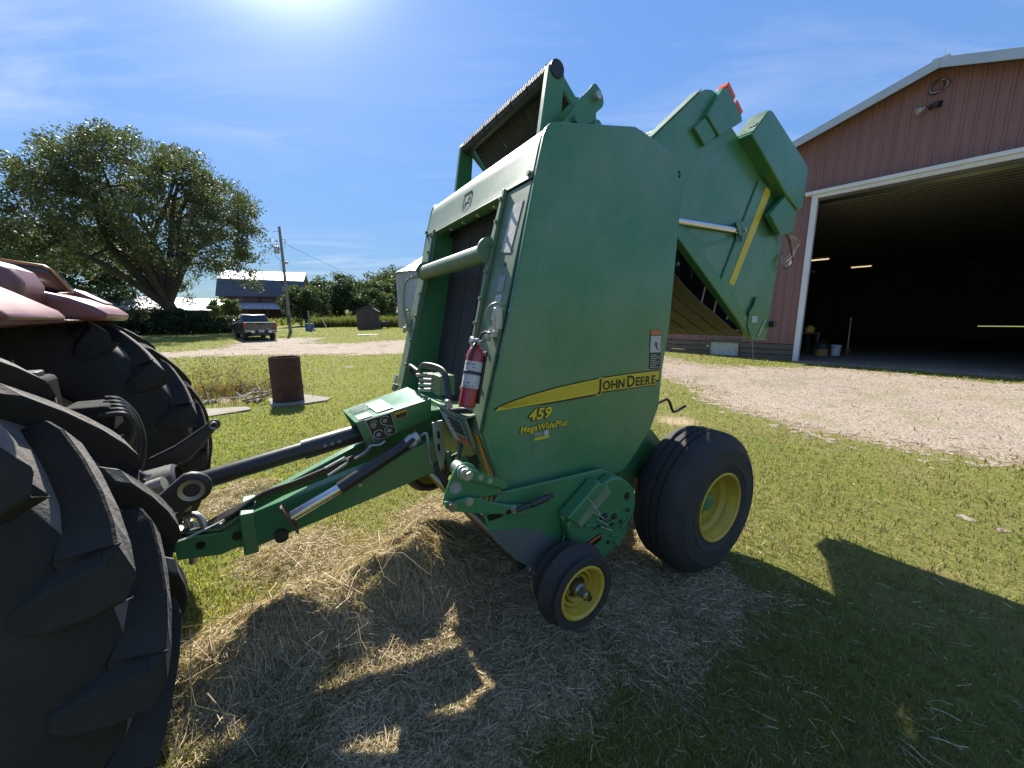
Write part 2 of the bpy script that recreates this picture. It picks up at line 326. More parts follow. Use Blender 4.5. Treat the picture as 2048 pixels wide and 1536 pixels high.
# ground: one sheet, fine near the machine, out to the horizon
def sinh_axis(n, ext, near): 
    t = np.linspace(-1, 1, n); b = 8.2; return ext*np.sinh(b*t)/math.sinh(b)
ga = sinh_axis(421, 900, .03); gx, gy = np.meshgrid(ga, ga+2.2, indexing='ij')
gz = TZ(gx, gy); n = len(ga)
gv = np.stack([gx, gy, gz], -1).reshape(-1, 3); ii = np.arange(n*n).reshape(n, n)
gf = np.stack([ii[:-1, :-1], ii[1:, :-1], ii[1:, 1:], ii[:-1, 1:]], -1).reshape(-1, 4)
def np_mesh(name, v, f):
    me = bpy.data.meshes.new(name); k = f.shape[1]
    me.vertices.add(len(v)); me.vertices.foreach_set('co', np.ascontiguousarray(v, np.float32).ravel())
    me.loops.add(f.size); me.loops.foreach_set('vertex_index', np.ascontiguousarray(f, np.int32).ravel())
    me.polygons.add(len(f)); me.polygons.foreach_set('loop_start', np.arange(0, f.size, k, dtype=np.int32))
    me.update(calc_edges=True); return me
def point_attr(me, name, a):
    if a.ndim == 1:
        at = me.attributes.new(name, 'FLOAT', 'POINT'); at.data.foreach_set('value', np.ascontiguousarray(a, np.float32))
    else:
        at = me.attributes.new(name, 'FLOAT_COLOR', 'POINT'); at.data.foreach_set('color', np.ascontiguousarray(np.concatenate([a, np.ones((len(a), 1))], 1), np.float32).ravel())
def ground_mat():
    m = bpy.data.materials.new('ground_soil'); m.use_nodes = True; t = m.node_tree; b = t.nodes['Principled BSDF']
    co = N(t, 'ShaderNodeTexCoord').outputs['Object']
    def noise(sc, d=6, ro=.6):
        q = N(t, 'ShaderNodeTexNoise'); q.inputs['Scale'].default_value = sc; q.inputs['Detail'].default_value = d; q.inputs['Roughness'].default_value = ro; Lk(t, co, q.inputs[0]); return q.outputs[0]
    g = mix_n(t, ramp_n(t, noise(.35, 8, .65), [(.35, 0), (.65, 1)]), (.150, .165, .036), (.205, .195, .058))
    g = mix_n(t, ramp_n(t, noise(14, 5, .7), [(.40, 0), (.70, .8)]), g, (.085, .100, .024))
    g = mix_n(t, ramp_n(t, noise(.8, 6, .7), [(.52, 0), (.72, .75)]), g, (.22, .17, .085))
    h = N(t, 'ShaderNodeAttribute', attribute_name='hay').outputs['Fac']
    hay = mix_n(t, ramp_n(t, noise(38, 6, .7), [(.35, 0), (.65, 1)]), (.27, .20, .115), (.46, .36, .225))
    gv_ = N(t, 'ShaderNodeAttribute', attribute_name='grit').outputs['Fac']
    gm_ = ramp_n(t, math_n(t, 'ADD', gv_, math_n(t, 'MULTIPLY', math_n(t, 'SUBTRACT', noise(3.2, 8, .7), .5), 1.1)), [(.28, 0), (.55, 1)])
    g = mix_n(t, gm_, g, mix_n(t, noise(60, 4), (.34, .26, .17), (.22, .18, .13)))
    Lk(t, mix_n(t, h, g, hay), b.inputs['Base Color']); b.inputs['Roughness'].default_value = .95; b.inputs['Specular IOR Level'].default_value = .1
    bp = N(t, 'ShaderNodeBump'); bp.inputs['Strength'].default_value = .8; bp.inputs['Distance'].default_value = .03; Lk(t, noise(45, 6, .7), bp.inputs['Height']); Lk(t, bp.outputs[0], b.inputs['Normal']); M['ground'] = m
    m = bpy.data.materials.new('gravel_stone'); m.use_nodes = True; t = m.node_tree; b = t.nodes['Principled BSDF']
    co = N(t, 'ShaderNodeTexCoord').outputs['Object']
    vo = N(t, 'ShaderNodeTexVoronoi'); vo.inputs['Scale'].default_value = 26; Lk(t, co, vo.inputs[0])
    vb = N(t, 'ShaderNodeTexVoronoi'); vb.inputs['Scale'].default_value = 9; Lk(t, co, vb.inputs[0])
    c = mix_n(t, ramp_n(t, noise(.5, 8, .65), [(.35, 0), (.65, 1)]), (.235, .186, .135), (.175, .140, .104))
    hs = N(t, 'ShaderNodeHueSaturation'); hs.inputs['Saturation'].default_value = .12; Lk(t, vo.outputs['Color'], hs.inputs['Color'])
    c = mix_n(t, .28, c, mix_n(t, 1.0, hs.outputs[0], (.62, .52, .42), 'MULTIPLY'))
    c = mix_n(t, ramp_n(t, noise(1.1, 7, .7), [(.48, 0), (.72, .65)]), c, (.16, .15, .06))
    Lk(t, c, b.inputs['Base Color']); b.inputs['Roughness'].default_value = .92; b.inputs['Specular IOR Level'].default_value = .2
    bp = N(t, 'ShaderNodeBump'); bp.inputs['Strength'].default_value = .7; bp.inputs['Distance'].default_value = .015
    Lk(t, math_n(t, 'ADD', math_n(t, 'MULTIPLY', vo.outputs['Distance'], -1.), math_n(t, 'MULTIPLY', noise(3, 6), 2.0)), bp.inputs['Height']); Lk(t, bp.outputs[0], b.inputs['Normal']); M['gravel'] = m
ground_mat()
gm = np_mesh('ground', gv, gf); grit = sum(in_gravel(gx+.55*k*math.cos(a), gy+.55*k*math.sin(a), .5).astype(float) for k in (.4, .8, 1.2) for a in (0, 1.05, 2.1, 3.14, 4.19, 5.24))/18; grit = np.maximum(grit, .8*np.exp(-(((gx+6.6)/1.3)**2+((gy-8.5)/1.05)**2))); point_attr(gm, 'grit', grit.ravel()); point_attr(gm, 'hay', hay_cover(gx, gy).ravel())
tag(put('ground', gm, 'ground', ang=0), kind='structure')
gm.polygons.foreach_set('use_smooth', [True]*len(gm.polygons))
def drape(name, poly, cell, rag, seed):
    xs = np.arange(min(p[0] for p in poly)-1, max(p[0] for p in poly)+1, cell); ys = np.arange(min(p[1] for p in poly)-1, max(p[1] for p in poly)+1, cell)
    X, Y = np.meshgrid(xs, ys, indexing='ij'); cxx = X[:-1, :-1]+cell/2; cyy = Y[:-1, :-1]+cell/2
    dx = (fbm(cxx, cyy, 1.3, 21)-.5)*2*rag; dy = (fbm(cxx, cyy, 1.3, 33)-.5)*2*rag
    g = sum(pip(cxx+dx+rag*1.6*q*math.cos(a_), cyy+dy+rag*1.6*q*math.sin(a_), poly).astype(float) for q in (.35, .7, 1.05) for a_ in (0, 1.26, 2.51, 3.77, 5.03))/15
    k = g + (np.random.default_rng(seed).random(g.shape)-.5)*.55 + (fbm(cxx, cyy, 4, seed, 3)-.5)*1.1 > .52
    I = np.arange(X.size).reshape(X.shape); f = np.stack([I[:-1, :-1], I[1:, :-1], I[1:, 1:], I[:-1, 1:]], -1)[k]
    u, inv = np.unique(f, return_inverse=True); XY = np.stack([X.ravel()[u], Y.ravel()[u]], -1)
    jx = (fbm(XY[:, 0], XY[:, 1], 6, seed+3)-.5)*cell*1.2; jy = (fbm(XY[:, 0], XY[:, 1], 6, seed+7)-.5)*cell*1.2
    XY = XY + np.stack([jx, jy], -1)
    me = np_mesh(name, np.concatenate([XY, (TZ(XY[:, 0], XY[:, 1])+.0045)[:, None]], 1), inv.reshape(-1, 4))
    return tag(put(name, me, 'gravel', ang=0), kind='structure')
drape('gravel_yard', YARD, .09, .45, 41)
rd = drape('gravel_road', ROAD, .30, .6, 47); rd.location.z = .006

# ---------------------------------------------------------------- machine shed (big red pole barn)
BX, BIN = Vector((.6285, -.7778, 0)), Vector((.7778, .6285, 0))
barn = empty('pole_barn', (9.05, 11.95, .425), math.atan2(-.7778, .6285))
tag(barn, 'large red ribbed-metal machine shed with tall open doorway and white trim', 'barn')
SL, SR, SA, ZA, PIT = -4.6, 8.8, 2.1, 7.25, .313     # left corner, right corner, apex, apex height, pitch
DW, DH, BD = 4.6, 4.74, 20.
def zroof(s): return ZA - PIT*abs(s-SA)
def siding(s0, s1, z0, ztop, y=0., d=1, name='siding_panel', mat='barn_red', along='x', fix=0.):
    pts = []; s = s0
    w = s1-s0; n = max(1, round(w/.23)); pit = w/n
    for k in range(n):
        c = s0+pit*(k+.28)
        pts += [(s0+pit*k, 0), (c-.036, 0), (c-.018, .022), (c+.018, .022), (c+.036, 0)]
        m_ = s0+pit*(k+.72); pts += [(m_-.02, 0), (m_, .006), (m_+.02, 0)]
    pts.append((s1, 0)); mb = MB(); vs = []
    for a, h in pts:
        for z in (z0, ztop(a) if callable(ztop) else ztop):
            vs.append((a, y-d*h, z) if along == 'x' else (fix-d*h, a, z))
    mb.add(vs, [(2*i, 2*i+2, 2*i+3, 2*i+1) for i in range(len(pts)-1)])
    return mb.build(name, mat, barn, ang=20)
s = SL
while s < SR-.1:
    e = min(s+.92, SR); zb = .52
    segs = [(s, e)]
    if s < 0 < e: segs = [(s, 0.), (0., e)]
    if s < DW < e: segs = [(s, DW), (DW, e)]
    for a, b in segs:
        mid = (a+b)/2
        if a < SA < b:
            siding(a, SA, 5.0 if 0 <= mid <= DW else zb, zroof); siding(SA, b, 5.0 if 0 <= mid <= DW else zb, zroof)
        else: siding(a, b, 5.0 if 0 <= mid <= DW else zb, zroof)
    s = e
for fx, d in ((SL, 1), (SR, -1)):                   # side walls
    y = 0.
    while y < BD-.1: siding(y, min(y+.92*2, BD), .1, zroof(fx)-.02, d=d, along='y', fix=fx); y += .92*2
# weathered skirt boards along the foot of the wall, with a low window
zs = [(.0, .16), (.17, .335), (.345, .515)]; rnd = random.Random(4)
for s0, s1 in ((SL, -2.78), (-1.72, -.02), (DW+.15, SR)):
    for z0, z1 in zs:
        MB().box(((s0+s1)/2, -.02-rnd.random()*.01, (z0+z1)/2-.01), (s1-s0, .045, z1-z0-.008)).build('skirt_board', 'old_wood', barn, bevel=.006)
MB().box((-2.25, -.012, .578), (1.04, .05, .10)).build('skirt_board', 'old_wood', barn, bevel=.006)
wn = MB().box((-2.75, -.03, .255), (.045, .06, .53)).box((-1.75, -.03, .255), (.045, .06, .53)).box((-2.25, -.03, .01), (.955, .06, .04)).box((-2.25, -.03, .502), (.955, .06, .035)).build('window_frame', 'old_wood', barn, bevel=.005)
pmat('frosted_pane', (.40, .44, .43), (.26, .29, .28), 5, .35, dust=.35, dcol=(.42, .42, .38), stretch=(2, 2, 1))
MB().box((-2.25, -.012, .257), (.953, .012, .453)).build('window_pane', 'frosted_pane', wn)
# door trim
MB().box((-.075, -.05, 2.40), (.15, .14, 4.80)).build('door_jamb', 'trim_white', barn, bevel=.008)
MB().box((DW+.075, -.05, 2.40), (.15, .14, 4.80)).build('door_jamb', 'trim_white', barn, bevel=.008)
MB().box((DW/2, -.085, 4.955), (DW+.62, .21, .10)).build('door_track_cover', 'trim_white', barn, bevel=.012)
MB().box((DW/2, -.055, 4.852), (DW+.30, .15, .102)).build('door_header', 'trim_white', barn, bevel=.008)
MB().box((DW/2, -.02, 4.763), (DW+.002, .08, .07)).build('door_header_board', 'liner', barn, bevel=.006)
MB().box((SL-.01, -.02, (zroof(SL)+.5)/2), (.10, .06, zroof(SL)-.52)).build('corner_trim', 'trim_white', barn, bevel=.006)
MB().box((SR+.01, -.02, (zroof(SR)+.5)/2), (.10, .06, zroof(SR)-.52)).build('corner_trim', 'trim_white', barn, bevel=.006)
# roof, rake boards
for sg in (-1, 1):
    se = (SL-.35) if sg < 0 else (SR+.35); z0 = ZA+.05; z1 = zroof(se)+.05
    MB().poly([(SA, -.32, z0), (se, -.32, z1), (se, BD+.3, z1), (SA, BD+.3, z0)], (0, 0, .06)).build('roof_slope', 'roof_metal', barn)
    MB().poly([(SA, -.35, z0-.15), (se, -.35, z1-.15), (se, -.35, z1+.075), (SA, -.35, z0+.075)], (0, -.03, 0)).build('rake_board', 'roof_metal', barn, bevel=.006)
    MB().poly([(SA, -.345, z0-.04), (se, -.345, z1-.04), (se, -.005, z1-.04), (SA, -.005, z0-.04)], (0, 0, .03)).build('soffit', 'liner', barn)
MB().box((SA, BD/2, ZA+.12), (.30, BD+.7, .03)).build('ridge_cap', 'roof_metal', barn)
# inside: liner ceiling with ribs running across, floor, back wall with a slit of daylight, lamps
y = .10
while y < BD-.1:
    mb = MB(); vs = []; pr = []
    for k in range(3): pr += [(y+.305*k, 0), (y+.305*k+.12, 0), (y+.305*k+.14, -.022), (y+.305*k+.18, -.022), (y+.305*k+.20, 0)]
    pr.append((y+.915, 0))
    for a, h in pr: vs += [(SL+.05, a, 4.66+h), (SR-.05, a, 4.66+h)]
    mb.add(vs, [(2*i, 2*i+1, 2*i+3, 2*i+2) for i in range(len(pr)-1)]).build('ceiling_panel', 'liner', barn, ang=20); y += .915
bw = MB()
for a, b, z0, z1 in ((SL, 3.25, 0, 4.66), (3.25, 5.4, 0, .905), (3.25, 5.4, .955, 4.66), (5.4, SR, 0, 4.66)): bw.box(((a+b)/2, BD, (z0+z1)/2), (b-a, .08, z1-z0))
bw.build('back_wall', 'liner', barn)
for k in range(1, 6):
    for sx_ in (SL+.12, SR-.12): MB().box((sx_, k*3.4, 2.33), (.14, .14, 4.66)).build('wall_post', 'old_wood', barn, bevel=.01)
for (a, y, z, l) in ((-2.75, 11.6, 4.46, 1.25), (-1.62, 16.6, 4.42, .9)):
    lf = MB().box((a, y, z+.075), (l+.1, .22, .09)).build('shop_light', 'white_paint', barn); MB().box((a, y, z), (l, .12, .05)).build('shop_light_tube', 'lamp_glow', lf)
tag(MB().slabZ([(9.06+.6285*a+.7778*b, 11.95-.7778*a+.6285*b) for a, b in ((SL+.1, .02), (SR-.1, .02), (SR-.1, BD), (SL+.1, BD))], .30, .435).build('barn_floor', 'dirt_floor', ang=0), kind='structure')
tag(MB().slabZ([(9.06+.6285*a+.7778*b, 11.95-.7778*a+.6285*b) for a, b in ((-.05, -.55), (DW+.05, -.55), (DW+.05, .02), (-.05, .02))], .25, .440).build('door_apron', 'concrete', ang=0, bevel=.01), kind='structure')
# gable fittings: floodlight, coil of wire, bare patch, antenna
fl = MB().tube([(2.04, -.03, 6.42), (2.04, -.12, 6.44)], .05, 10).tube([(2.04, -.12, 6.44), (1.95, -.17, 6.42)], .02, 8).build('floodlight_mount', 'black_paint', barn)
MB().lathe([(.03, 0), (.045, .04), (.085, .13), (.088, .15)], (1.95, -.17, 6.42), (-.8, -.3, -.4), 16).build('floodlight_lamp', 'zinc', fl)
MB().lathe([(.05, 0), (.06, .06), (.075, .14)], (2.08, -.12, 6.45), (.7, -.3, -.3), 16).build('floodlight_lamp', 'black_paint', fl)
for k in range(3):
    pts = [(2.08+(.13+.02*k)*math.cos(t)+.03*k, -.05-.012*k, 6.86+(.15-.015*k)*math.sin(t)*(1+.15*math.sin(2*t+k))) for t in [i*2*math.pi/20 for i in range(20)]]
    MB().tube(pts+[pts[0]], .008+.004*(k == 0), 6).build('wire_coil', ('black_paint', 'zinc', 'black_paint')[k], barn)
MB().tube([(2.1, .1, 7.3), (2.11, .1, 7.75)], .008, 6).build('antenna', 'zinc', barn)
def in_barn(a, b, z=.436): return (9.05+.6285*a+.7778*b, 11.95-.7778*a+.6285*b, z)
t_ = empty('feed_tub', in_barn(-.02, 2.6)); tag(t_, 'tan plastic tub under a dark domed lid just inside the shed doorway', 'tub')
MB().lathe([(0, 0), (.19, 0), (.21, .27), (.19, .27), (.18, .03), (0, .03)], n=24, ax=(0,0,1)).build('tub_body', 'tan_plastic', t_)
MB().lathe([(.24, .26), (.25, .30), (.22, .42), (.12, .50), (.04, .53), (.035, .58), (0, .59)], n=24, ax=(0,0,1)).build('tub_lid', 'black_paint', t_)
t_ = empty('plastic_bucket', in_barn(.28, 3.1)); tag(t_, 'white plastic bucket on the shed floor beside the tan tub', 'bucket')
MB().lathe([(0, 0), (.13, 0), (.155, .36), (.165, .36), (.165, .38), (.145, .38), (.12, .02), (0, .02)], n=20, ax=(0,0,1)).build('bucket_body', 'plastic_white', t_)
MB().tube([(.16*math.cos(t), -.03-.12*math.sin(t), .36-.10*math.sin(t)) for t in [i*math.pi/10 for i in range(11)]], .004, 6).build('bucket_handle', 'steel', t_)
t_ = empty('wooden_bench', in_barn(-.75, 3.1)); tag(t_, 'dark cluttered workbench inside the shed beside the door jamb', 'bench')
MB().box((0, 0, .78), (.9, .55, .06)).build('bench_top', 'old_wood', t_)
for a in (-.4, .4):
    for b in (-.22, .22): MB().box((a, b, .375), (.08, .08, .75)).build('leg', 'old_wood', t_)
t_ = tag(MB().lathe([(0, 0), (.13, 0), (.15, .05), (.15, .16), (.12, .2), (.05, .22), (.05, .25), (0, .25)], n=20, ax=(0,0,1)).build('plastic_jug', 'yellow_plastic', loc=in_barn(-.52, 2.95, .436+.812)), 'yellow plastic jug standing on the workbench inside the shed', 'jug')
t_ = empty('long_handled_shovel', in_barn(.55, 3.4)); tag(t_, 'long wooden shovel handle leaning upright inside the shed doorway', 'shovel')
MB().tube([(0, 0, .25), (.10, .15, 1.35)], .018, 8).build('shaft', 'stick_pale', t_); MB().poly([(-.1, -.02, .27), (.1, 0, .27), (.09, -.01, .08), (0, -.02, .0), (-.09, -.02, .08)], (0, .012, 0)).build('blade', 'rusty_steel', t_)
# ---------------------------------------------------------------- round baler (x forward, y left, z up from its own base)
bal = empty('round_baler', (.924, 3.148, 0), R(-148.35))
tag(bal, 'green round hay baler with raised tailgate and yellow wheel rims, hitched to the tractor', 'baler')
def both(f):                                       # the same part on the left and the right
    for s_ in (1, -1): f(s_)
def bolt(p, ax, r=.014, h=.010, parent=None, mat='zinc', name='bolt'):
    p = V3(p); ax = V3(ax).normalized(); a = ax.orthogonal().normalized(); b = ax.cross(a); mb = MB()
    mb.lathe([(r*1.45, 0), (r*1.45, h*.3), (0, h*.3)], p, ax, 12)
    ring = [p + (a*math.cos(k*math.pi/3)+b*math.sin(k*math.pi/3))*r for k in range(6)]
    mb.poly([q+ax*h*.3 for q in ring], ax*h); return mb.build(name, mat, parent or bal, ang=30)
def XF(z): return 1.352+.250*(2.537-z)             # the raked front plane
PAN = [(1.365,2.50),(1.352,2.533),(1.33,2.555),(1.29,2.568),(.80,2.667),(.74,2.66),(.385,2.577),(.392,2.287),(.416,1.676),(.458,1.40),(.469,1.178),(.539,1.029),(.723,.840),(.76,.820),(.806,.813),(1.50,.857),(1.555,.872),(1.59,.905),(1.605,.945),(1.684,1.194),(1.535,1.766),(1.40,2.36)]
P0 = MB().slabY(PAN, .700, .725).build('side_panel', 'green_side', bal, bevel=.008, seg=3)
P1 = MB().slabY(PAN, -.725, -.700).build('side_panel', 'green_side', bal, bevel=.008, seg=3)
P0['label'] = 'left green side panel with yellow stripe and lettering'
INN = [(1.30,2.50),(.80,2.60),(.45,2.52),(.45,1.30),(.62,.95),(1.45,.90),(1.60,1.15)]
INR = [(1.30,2.50),(.80,2.60),(.45,2.52),(.22,2.20),(.24,1.15),(.62,.90),(1.45,.90),(1.60,1.15)]  # right wall carried farther rearward to stop a sun streak on the tyre
for y0, y1 in ((.615, .630), (-.630, -.615)): MB().slabY(INN if y0 > 0 else INR, y0, y1).build('chamber_wall', 'green', bal)
for x_, z_ in ((.425, 2.52), (.422, 2.50)): bolt((x_, .725, z_), (0, 1, 0), .006, .004, P0, 'black_paint')
# hood across the top of the front
hp = [(1.412, 2.325), (1.398, 2.36), (1.372, 2.465), (1.360, 2.505), (1.335, 2.542), (1.295, 2.562), (1.05, 2.602), (1.05, 2.590), (1.288, 2.550), (1.325, 2.532), (1.349, 2.500), (1.361, 2.46), (1.386, 2.36), (1.400, 2.325)]
hood = MB().slabY(hp, -.715, .690).build('hood', 'green_front', bal, bevel=.003)
MB().slabY([(1.412,2.325),(1.385,2.315),(1.30,2.335),(1.30,2.325),(1.385,2.303),(1.418,2.313)], -.50, .45).build('hood_lip', 'green_dusty', hood)
# embossed leaping-deer shield on the hood (raised in the same paint)
def on_hood(y, z): return (1.3725+.252*(2.465-z)+.001, y, z)
def emboss(pts, t=.0012): return MB().poly([on_hood(*p) for p in pts], (t, 0, t*.25))
cx_, cz_ = -.03, 2.400
def sh(u, v): return (cx_+u*.062, cz_+v*.058)
shield = [(-.85, 1), (.85, 1), (1, .6), (.95, -.3), (.6, -.8), (0, -1.05), (-.6, -.8), (-.95, -.3), (-1, .6)]
em = MB()
for i in range(9):
    a, b = shield[i], shield[(i+1) % 9]; em.poly([on_hood(*sh(*a)), on_hood(*sh(*b)), on_hood(*sh(b[0]*.88, b[1]*.88)), on_hood(*sh(a[0]*.88, a[1]*.88))], (.0012, 0, .0003))
em.build('emblem', 'green_front', hood)
deer = [(-.62,.10),(-.50,.22),(-.30,.20),(-.05,.28),(.15,.34),(.30,.52),(.24,.70),(.34,.60),(.42,.74),(.42,.56),(.60,.44),(.56,.36),(.40,.34),(.34,.14),(.52,-.02),(.70,.02),(.72,-.05),(.50,-.12),(.24,.0),(0,-.02),(-.20,-.02),(-.30,-.24),(-.48,-.52),(-.56,-.50),(-.42,-.20),(-.46,-.02)]
emboss([sh(*p) for p in deer]).build('emblem', 'green_front', hood)
# raked front covers left and right of the opening
def fpt(y, z, d=0): return (XF(z)-d*.97, y, z-d*.24)
def fplate(ys, d0, d1, name, mat, parent=bal, bev=.003):
    return MB().poly([fpt(y, z, d0) for y, z in ys], (-(d1-d0)*.97, 0, -(d1-d0)*.24)).build(name, mat, parent, bevel=bev)
fcl = fplate([(.690, 2.318), (.690, 1.195), (.47, 1.20), (.455, 1.70), (.435, 2.10), (.46, 2.318)], .0, .014, 'front_cover', 'green_front')
fcr = fplate([(-.715, 2.318), (-.715, 1.185), (-.52, 1.19), (-.505, 1.60), (-.49, 2.10), (-.505, 2.318)], .0, .014, 'front_cover', 'green_front')
fplate([(.462, 2.33), (.48, 2.33), (.475, 1.70), (.49, 1.20), (.468, 1.20), (.454, 1.70), (.436, 2.10)], -.022, -.001, 'edge_channel', 'green_front')
fplate([(-.507, 2.33), (-.525, 2.33), (-.525, 1.70), (-.54, 1.19), (-.52, 1.19), (-.507, 1.60), (-.492, 2.10)], -.022, -.001, 'edge_channel', 'green_front')
for y_, nm in ((.462, 1), (-.512, -1)):               # returns into the opening
    MB().poly([fpt(y_, 2.32, .012), fpt(y_-.006*nm, 1.19, .012), fpt(y_-.006*nm, 1.19, .25), fpt(y_, 2.32, .25)], (0, .008*nm, 0)).build('opening_return', 'green', bal)
for z_ in (2.28, 2.17, 2.06, 1.93, 1.80, 1.68, 1.52, 1.36): bolt(fpt(.472, z_, -.022), (.97, 0, .24), .009, .010, fcl, 'green_dusty')
for z_ in (2.28, 2.17, 2.05, 1.88, 1.72, 1.55, 1.38): bolt(fpt(-.517, z_, -.022), (.97, 0, .24), .009, .010, fcr, 'green_dusty')
bolt(fpt(.672, 2.345, -.004), (.97, 0, .24), .012, .012, hood, 'green_dusty'); bolt(fpt(-.70, 2.345, -.004), (.97, 0, .24), .012, .012, hood, 'green_dusty')
pp_ = fplate([(.655, 2.24), (.565, 2.235), (.545, 2.02), (.635, 2.005)], -.003, -.0012, 'instruction_sheet', 'paper', fcl, 0)
fplate([(.640, 1.90), (.585, 1.90), (.585, 1.83), (.640, 1.83)], -.003, -.0012, 'small_label', 'decal_grey', fcl, 0)
lb_ = fplate([(.640, 1.815), (.585, 1.815), (.585, 1.70), (.640, 1.70)], -.003, -.0012, 'small_label', 'decal_white', fcl, 0)
for k in range(6): fplate([(.632, 1.803-.016*k), (.594, 1.803-.016*k), (.594, 1.798-.016*k), (.632, 1.798-.016*k)], -.0042, -.0032, 'print_line', 'decal_grey', lb_, 0)
fplate([(.615, 1.965), (.600, 1.965), (.600, 1.945), (.615, 1.945)], -.002, -.001, 'hole', 'decal_black', fcl, 0)
# dark seam and bright flange between the cover and the side panel
MB().poly([fpt(.693, 2.50, .01), fpt(.693, 1.20, .01), fpt(.693, 1.20, .06), fpt(.693, 2.50, .06)], (0, .004, 0)).build('panel_seam', 'black_paint', bal)
# cross tube with round end flanges
MB().tube([(1.50, -.51, 2.03), (1.50, .455, 2.03)], .050, 24).build('cross_tube', 'green_front', bal)
for y0, y1 in ((-.512, -.498), (.440, .454)):
    MB().tube([(1.495, y0, 2.04), (1.495, y1, 2.04)], .066, 28).build('tube_flange', 'green_dusty', bal)
MB().bar((1.50, -.60, 2.02), (1.56, -.74, 2.00), .02, .02).build('bracket', 'green_dusty', bal)
# belts behind the opening: six belts side by side
BY = [-.60+.2*k for k in range(7)]
for k in range(6):
    y0, y1 = BY[k]+.006, BY[k+1]-.006; rings = []
    prof = [(1.25, 2.50), (1.27, 2.30), (1.31, 2.05), (1.35, 1.80), (1.40, 1.55), (1.45, 1.30), (1.47, 1.12)]
    vs = []
    for x_, z_ in prof: vs += [(x_, y0, z_), (x_, y1, z_)]
    mb = MB().add(vs, [(2*i, 2*i+2, 2*i+3, 2*i+1) for i in range(len(prof)-1)])
    o_ = mb.build('front_belt', 'belt', bal, ang=0); md = o_.modifiers.new('thick', 'SOLIDIFY'); md.thickness = .008
for k in range(6):                                    # lacing strip at the head of each belt
    MB().box((1.345, BY[k]+.1, 2.316), (.03, .15, .02)).build('belt_guide', 'green', bal, bevel=.003)
    bolt((1.372, BY[k]+.1, 2.306), (.9, 0, -.3), .010, .012)
# belt tension tower above the hood: roller, two arms, belts up and over
MB().tube([(1.18, -.48, 2.888), (1.18, .57, 2.888)], .040, 20).build('top_roller', 'black_paint', bal)
for y_ in (.545, -.470):
    MB().slabY([(1.22, 2.90), (1.14, 2.90), (1.13, 2.87), (1.16, 2.55), (1.28, 2.55), (1.225, 2.90)], y_-.018, y_+.018).build('tension_arm', 'green', bal, bevel=.006)
    MB().bar((1.14, y_*.97, 2.88), (.80, y_*.97, 2.58), .016, .05).build('tension_brace', 'green', bal, bevel=.004)
for k in range(6):
    y0, y1 = (BY[k]+.06)*.80+.006, (BY[k+1]+.06)*.80-.003; j = .002*math.sin(k*2.3)
    prof = [(1.18+.046*math.cos(R(a)), 2.888+.046*math.sin(R(a))) for a in (-40, -5, 30, 65, 100, 130)] + [(1.06+j, 2.808), (.90, 2.645+j), (.76, 2.50)]
    vs = []
    for x_, z_ in prof: vs += [(x_, y0, z_), (x_, y1, z_)]
    o_ = MB().add(vs, [(2*i, 2*i+2, 2*i+3, 2*i+1) for i in range(len(prof)-1)]).build('tension_belt', 'belt', bal, ang=0); md = o_.modifiers.new('thick', 'SOLIDIFY'); md.thickness = .009
# gate latch bracket standing above the left panel
TP = [(1.24,2.58),(1.17,2.66),(1.12,2.73),(1.09,2.76),(1.05,2.80),(1.035,2.82),(1.018,2.827),(1.0,2.815),(.985,2.805),(.968,2.78),(.962,2.755),(.97,2.735),(1.01,2.70),(1.01,2.68),(.95,2.60)]
lb = MB().slabY(TP, .645, .665).build('latch_bracket', 'green', bal, bevel=.004)
MB().slabY(TP, .52, .535).build('latch_bracket', 'green', bal, bevel=.004)
MB().tube([(1.02, .50, 2.765), (1.02, .69, 2.765)], .018, 14).build('latch_pin', 'zinc', lb)
for x_ in (1.14, 1.02): MB().tube([(x_, .668, 2.632), (x_, .69, 2.632)], .024, 16).build('boss', 'green', lb)
# ---- tailgate, swung up
gate_before = set(bpy.data.objects)
GS = [(.74,2.50),(.62,2.62),(.49,2.74),(.08,3.09),(.02,3.12),(-.04,3.132),(-.09,3.125),(-.14,3.10),(-.24,3.0),(-.50,2.88),(-.85,2.74),(-1.16,2.56),(-1.14,2.26),(-1.07,1.70),(-1.04,1.60),(-.92,1.56),(-.75,1.66),(.20,2.31),(.40,2.36)]
gl = MB().slabY(GS, .560, .582).build('tailgate_side', 'green_side', bal, bevel=.005); MB().slabY(GS, -.582, -.560).build('tailgate_side', 'green_side', bal, bevel=.005)
def gsheet(a, b, y0, y1, t, name, mat, parent=bal):
    d = V3((b[0]-a[0], 0, b[1]-a[1])).normalized(); n = V3((-d.z, 0, d.x))*t
    return MB().poly([(a[0], y0, a[1]), (b[0], y0, b[1]), (b[0], y1, b[1]), (a[0], y1, a[1])], n).build(name, mat, parent)
MB().poly([(.50, .50, 2.738), (.08, .50, 3.096), (.08, .592, 3.096), (.50, .592, 2.738)], (.004, 0, .005)).build('gate_top_flange', 'green_front', bal)
gsheet((.30, 2.78), (.02, 3.02), -.56, .30, .012, 'gate_top_sheet', 'green')
gsheet((-.04, 3.07), (-.50, 2.88), -.56, .56, .010, 'gate_back_sheet', 'green')
gsheet((-.52, 2.87), (-1.15, 2.57), -.56, .56, .010, 'gate_back_sheet', 'green')
gsheet((-1.155, 2.54), (-1.142, 2.28), -.56, .56, .010, 'gate_back_sheet', 'green'); gsheet((-1.14, 2.25), (-1.07, 1.72), -.56, -.36, .010, 'gate_back_sheet', 'green'); gsheet((-1.14, 2.25), (-1.07, 1.72), .36, .56, .010, 'gate_back_sheet', 'green')
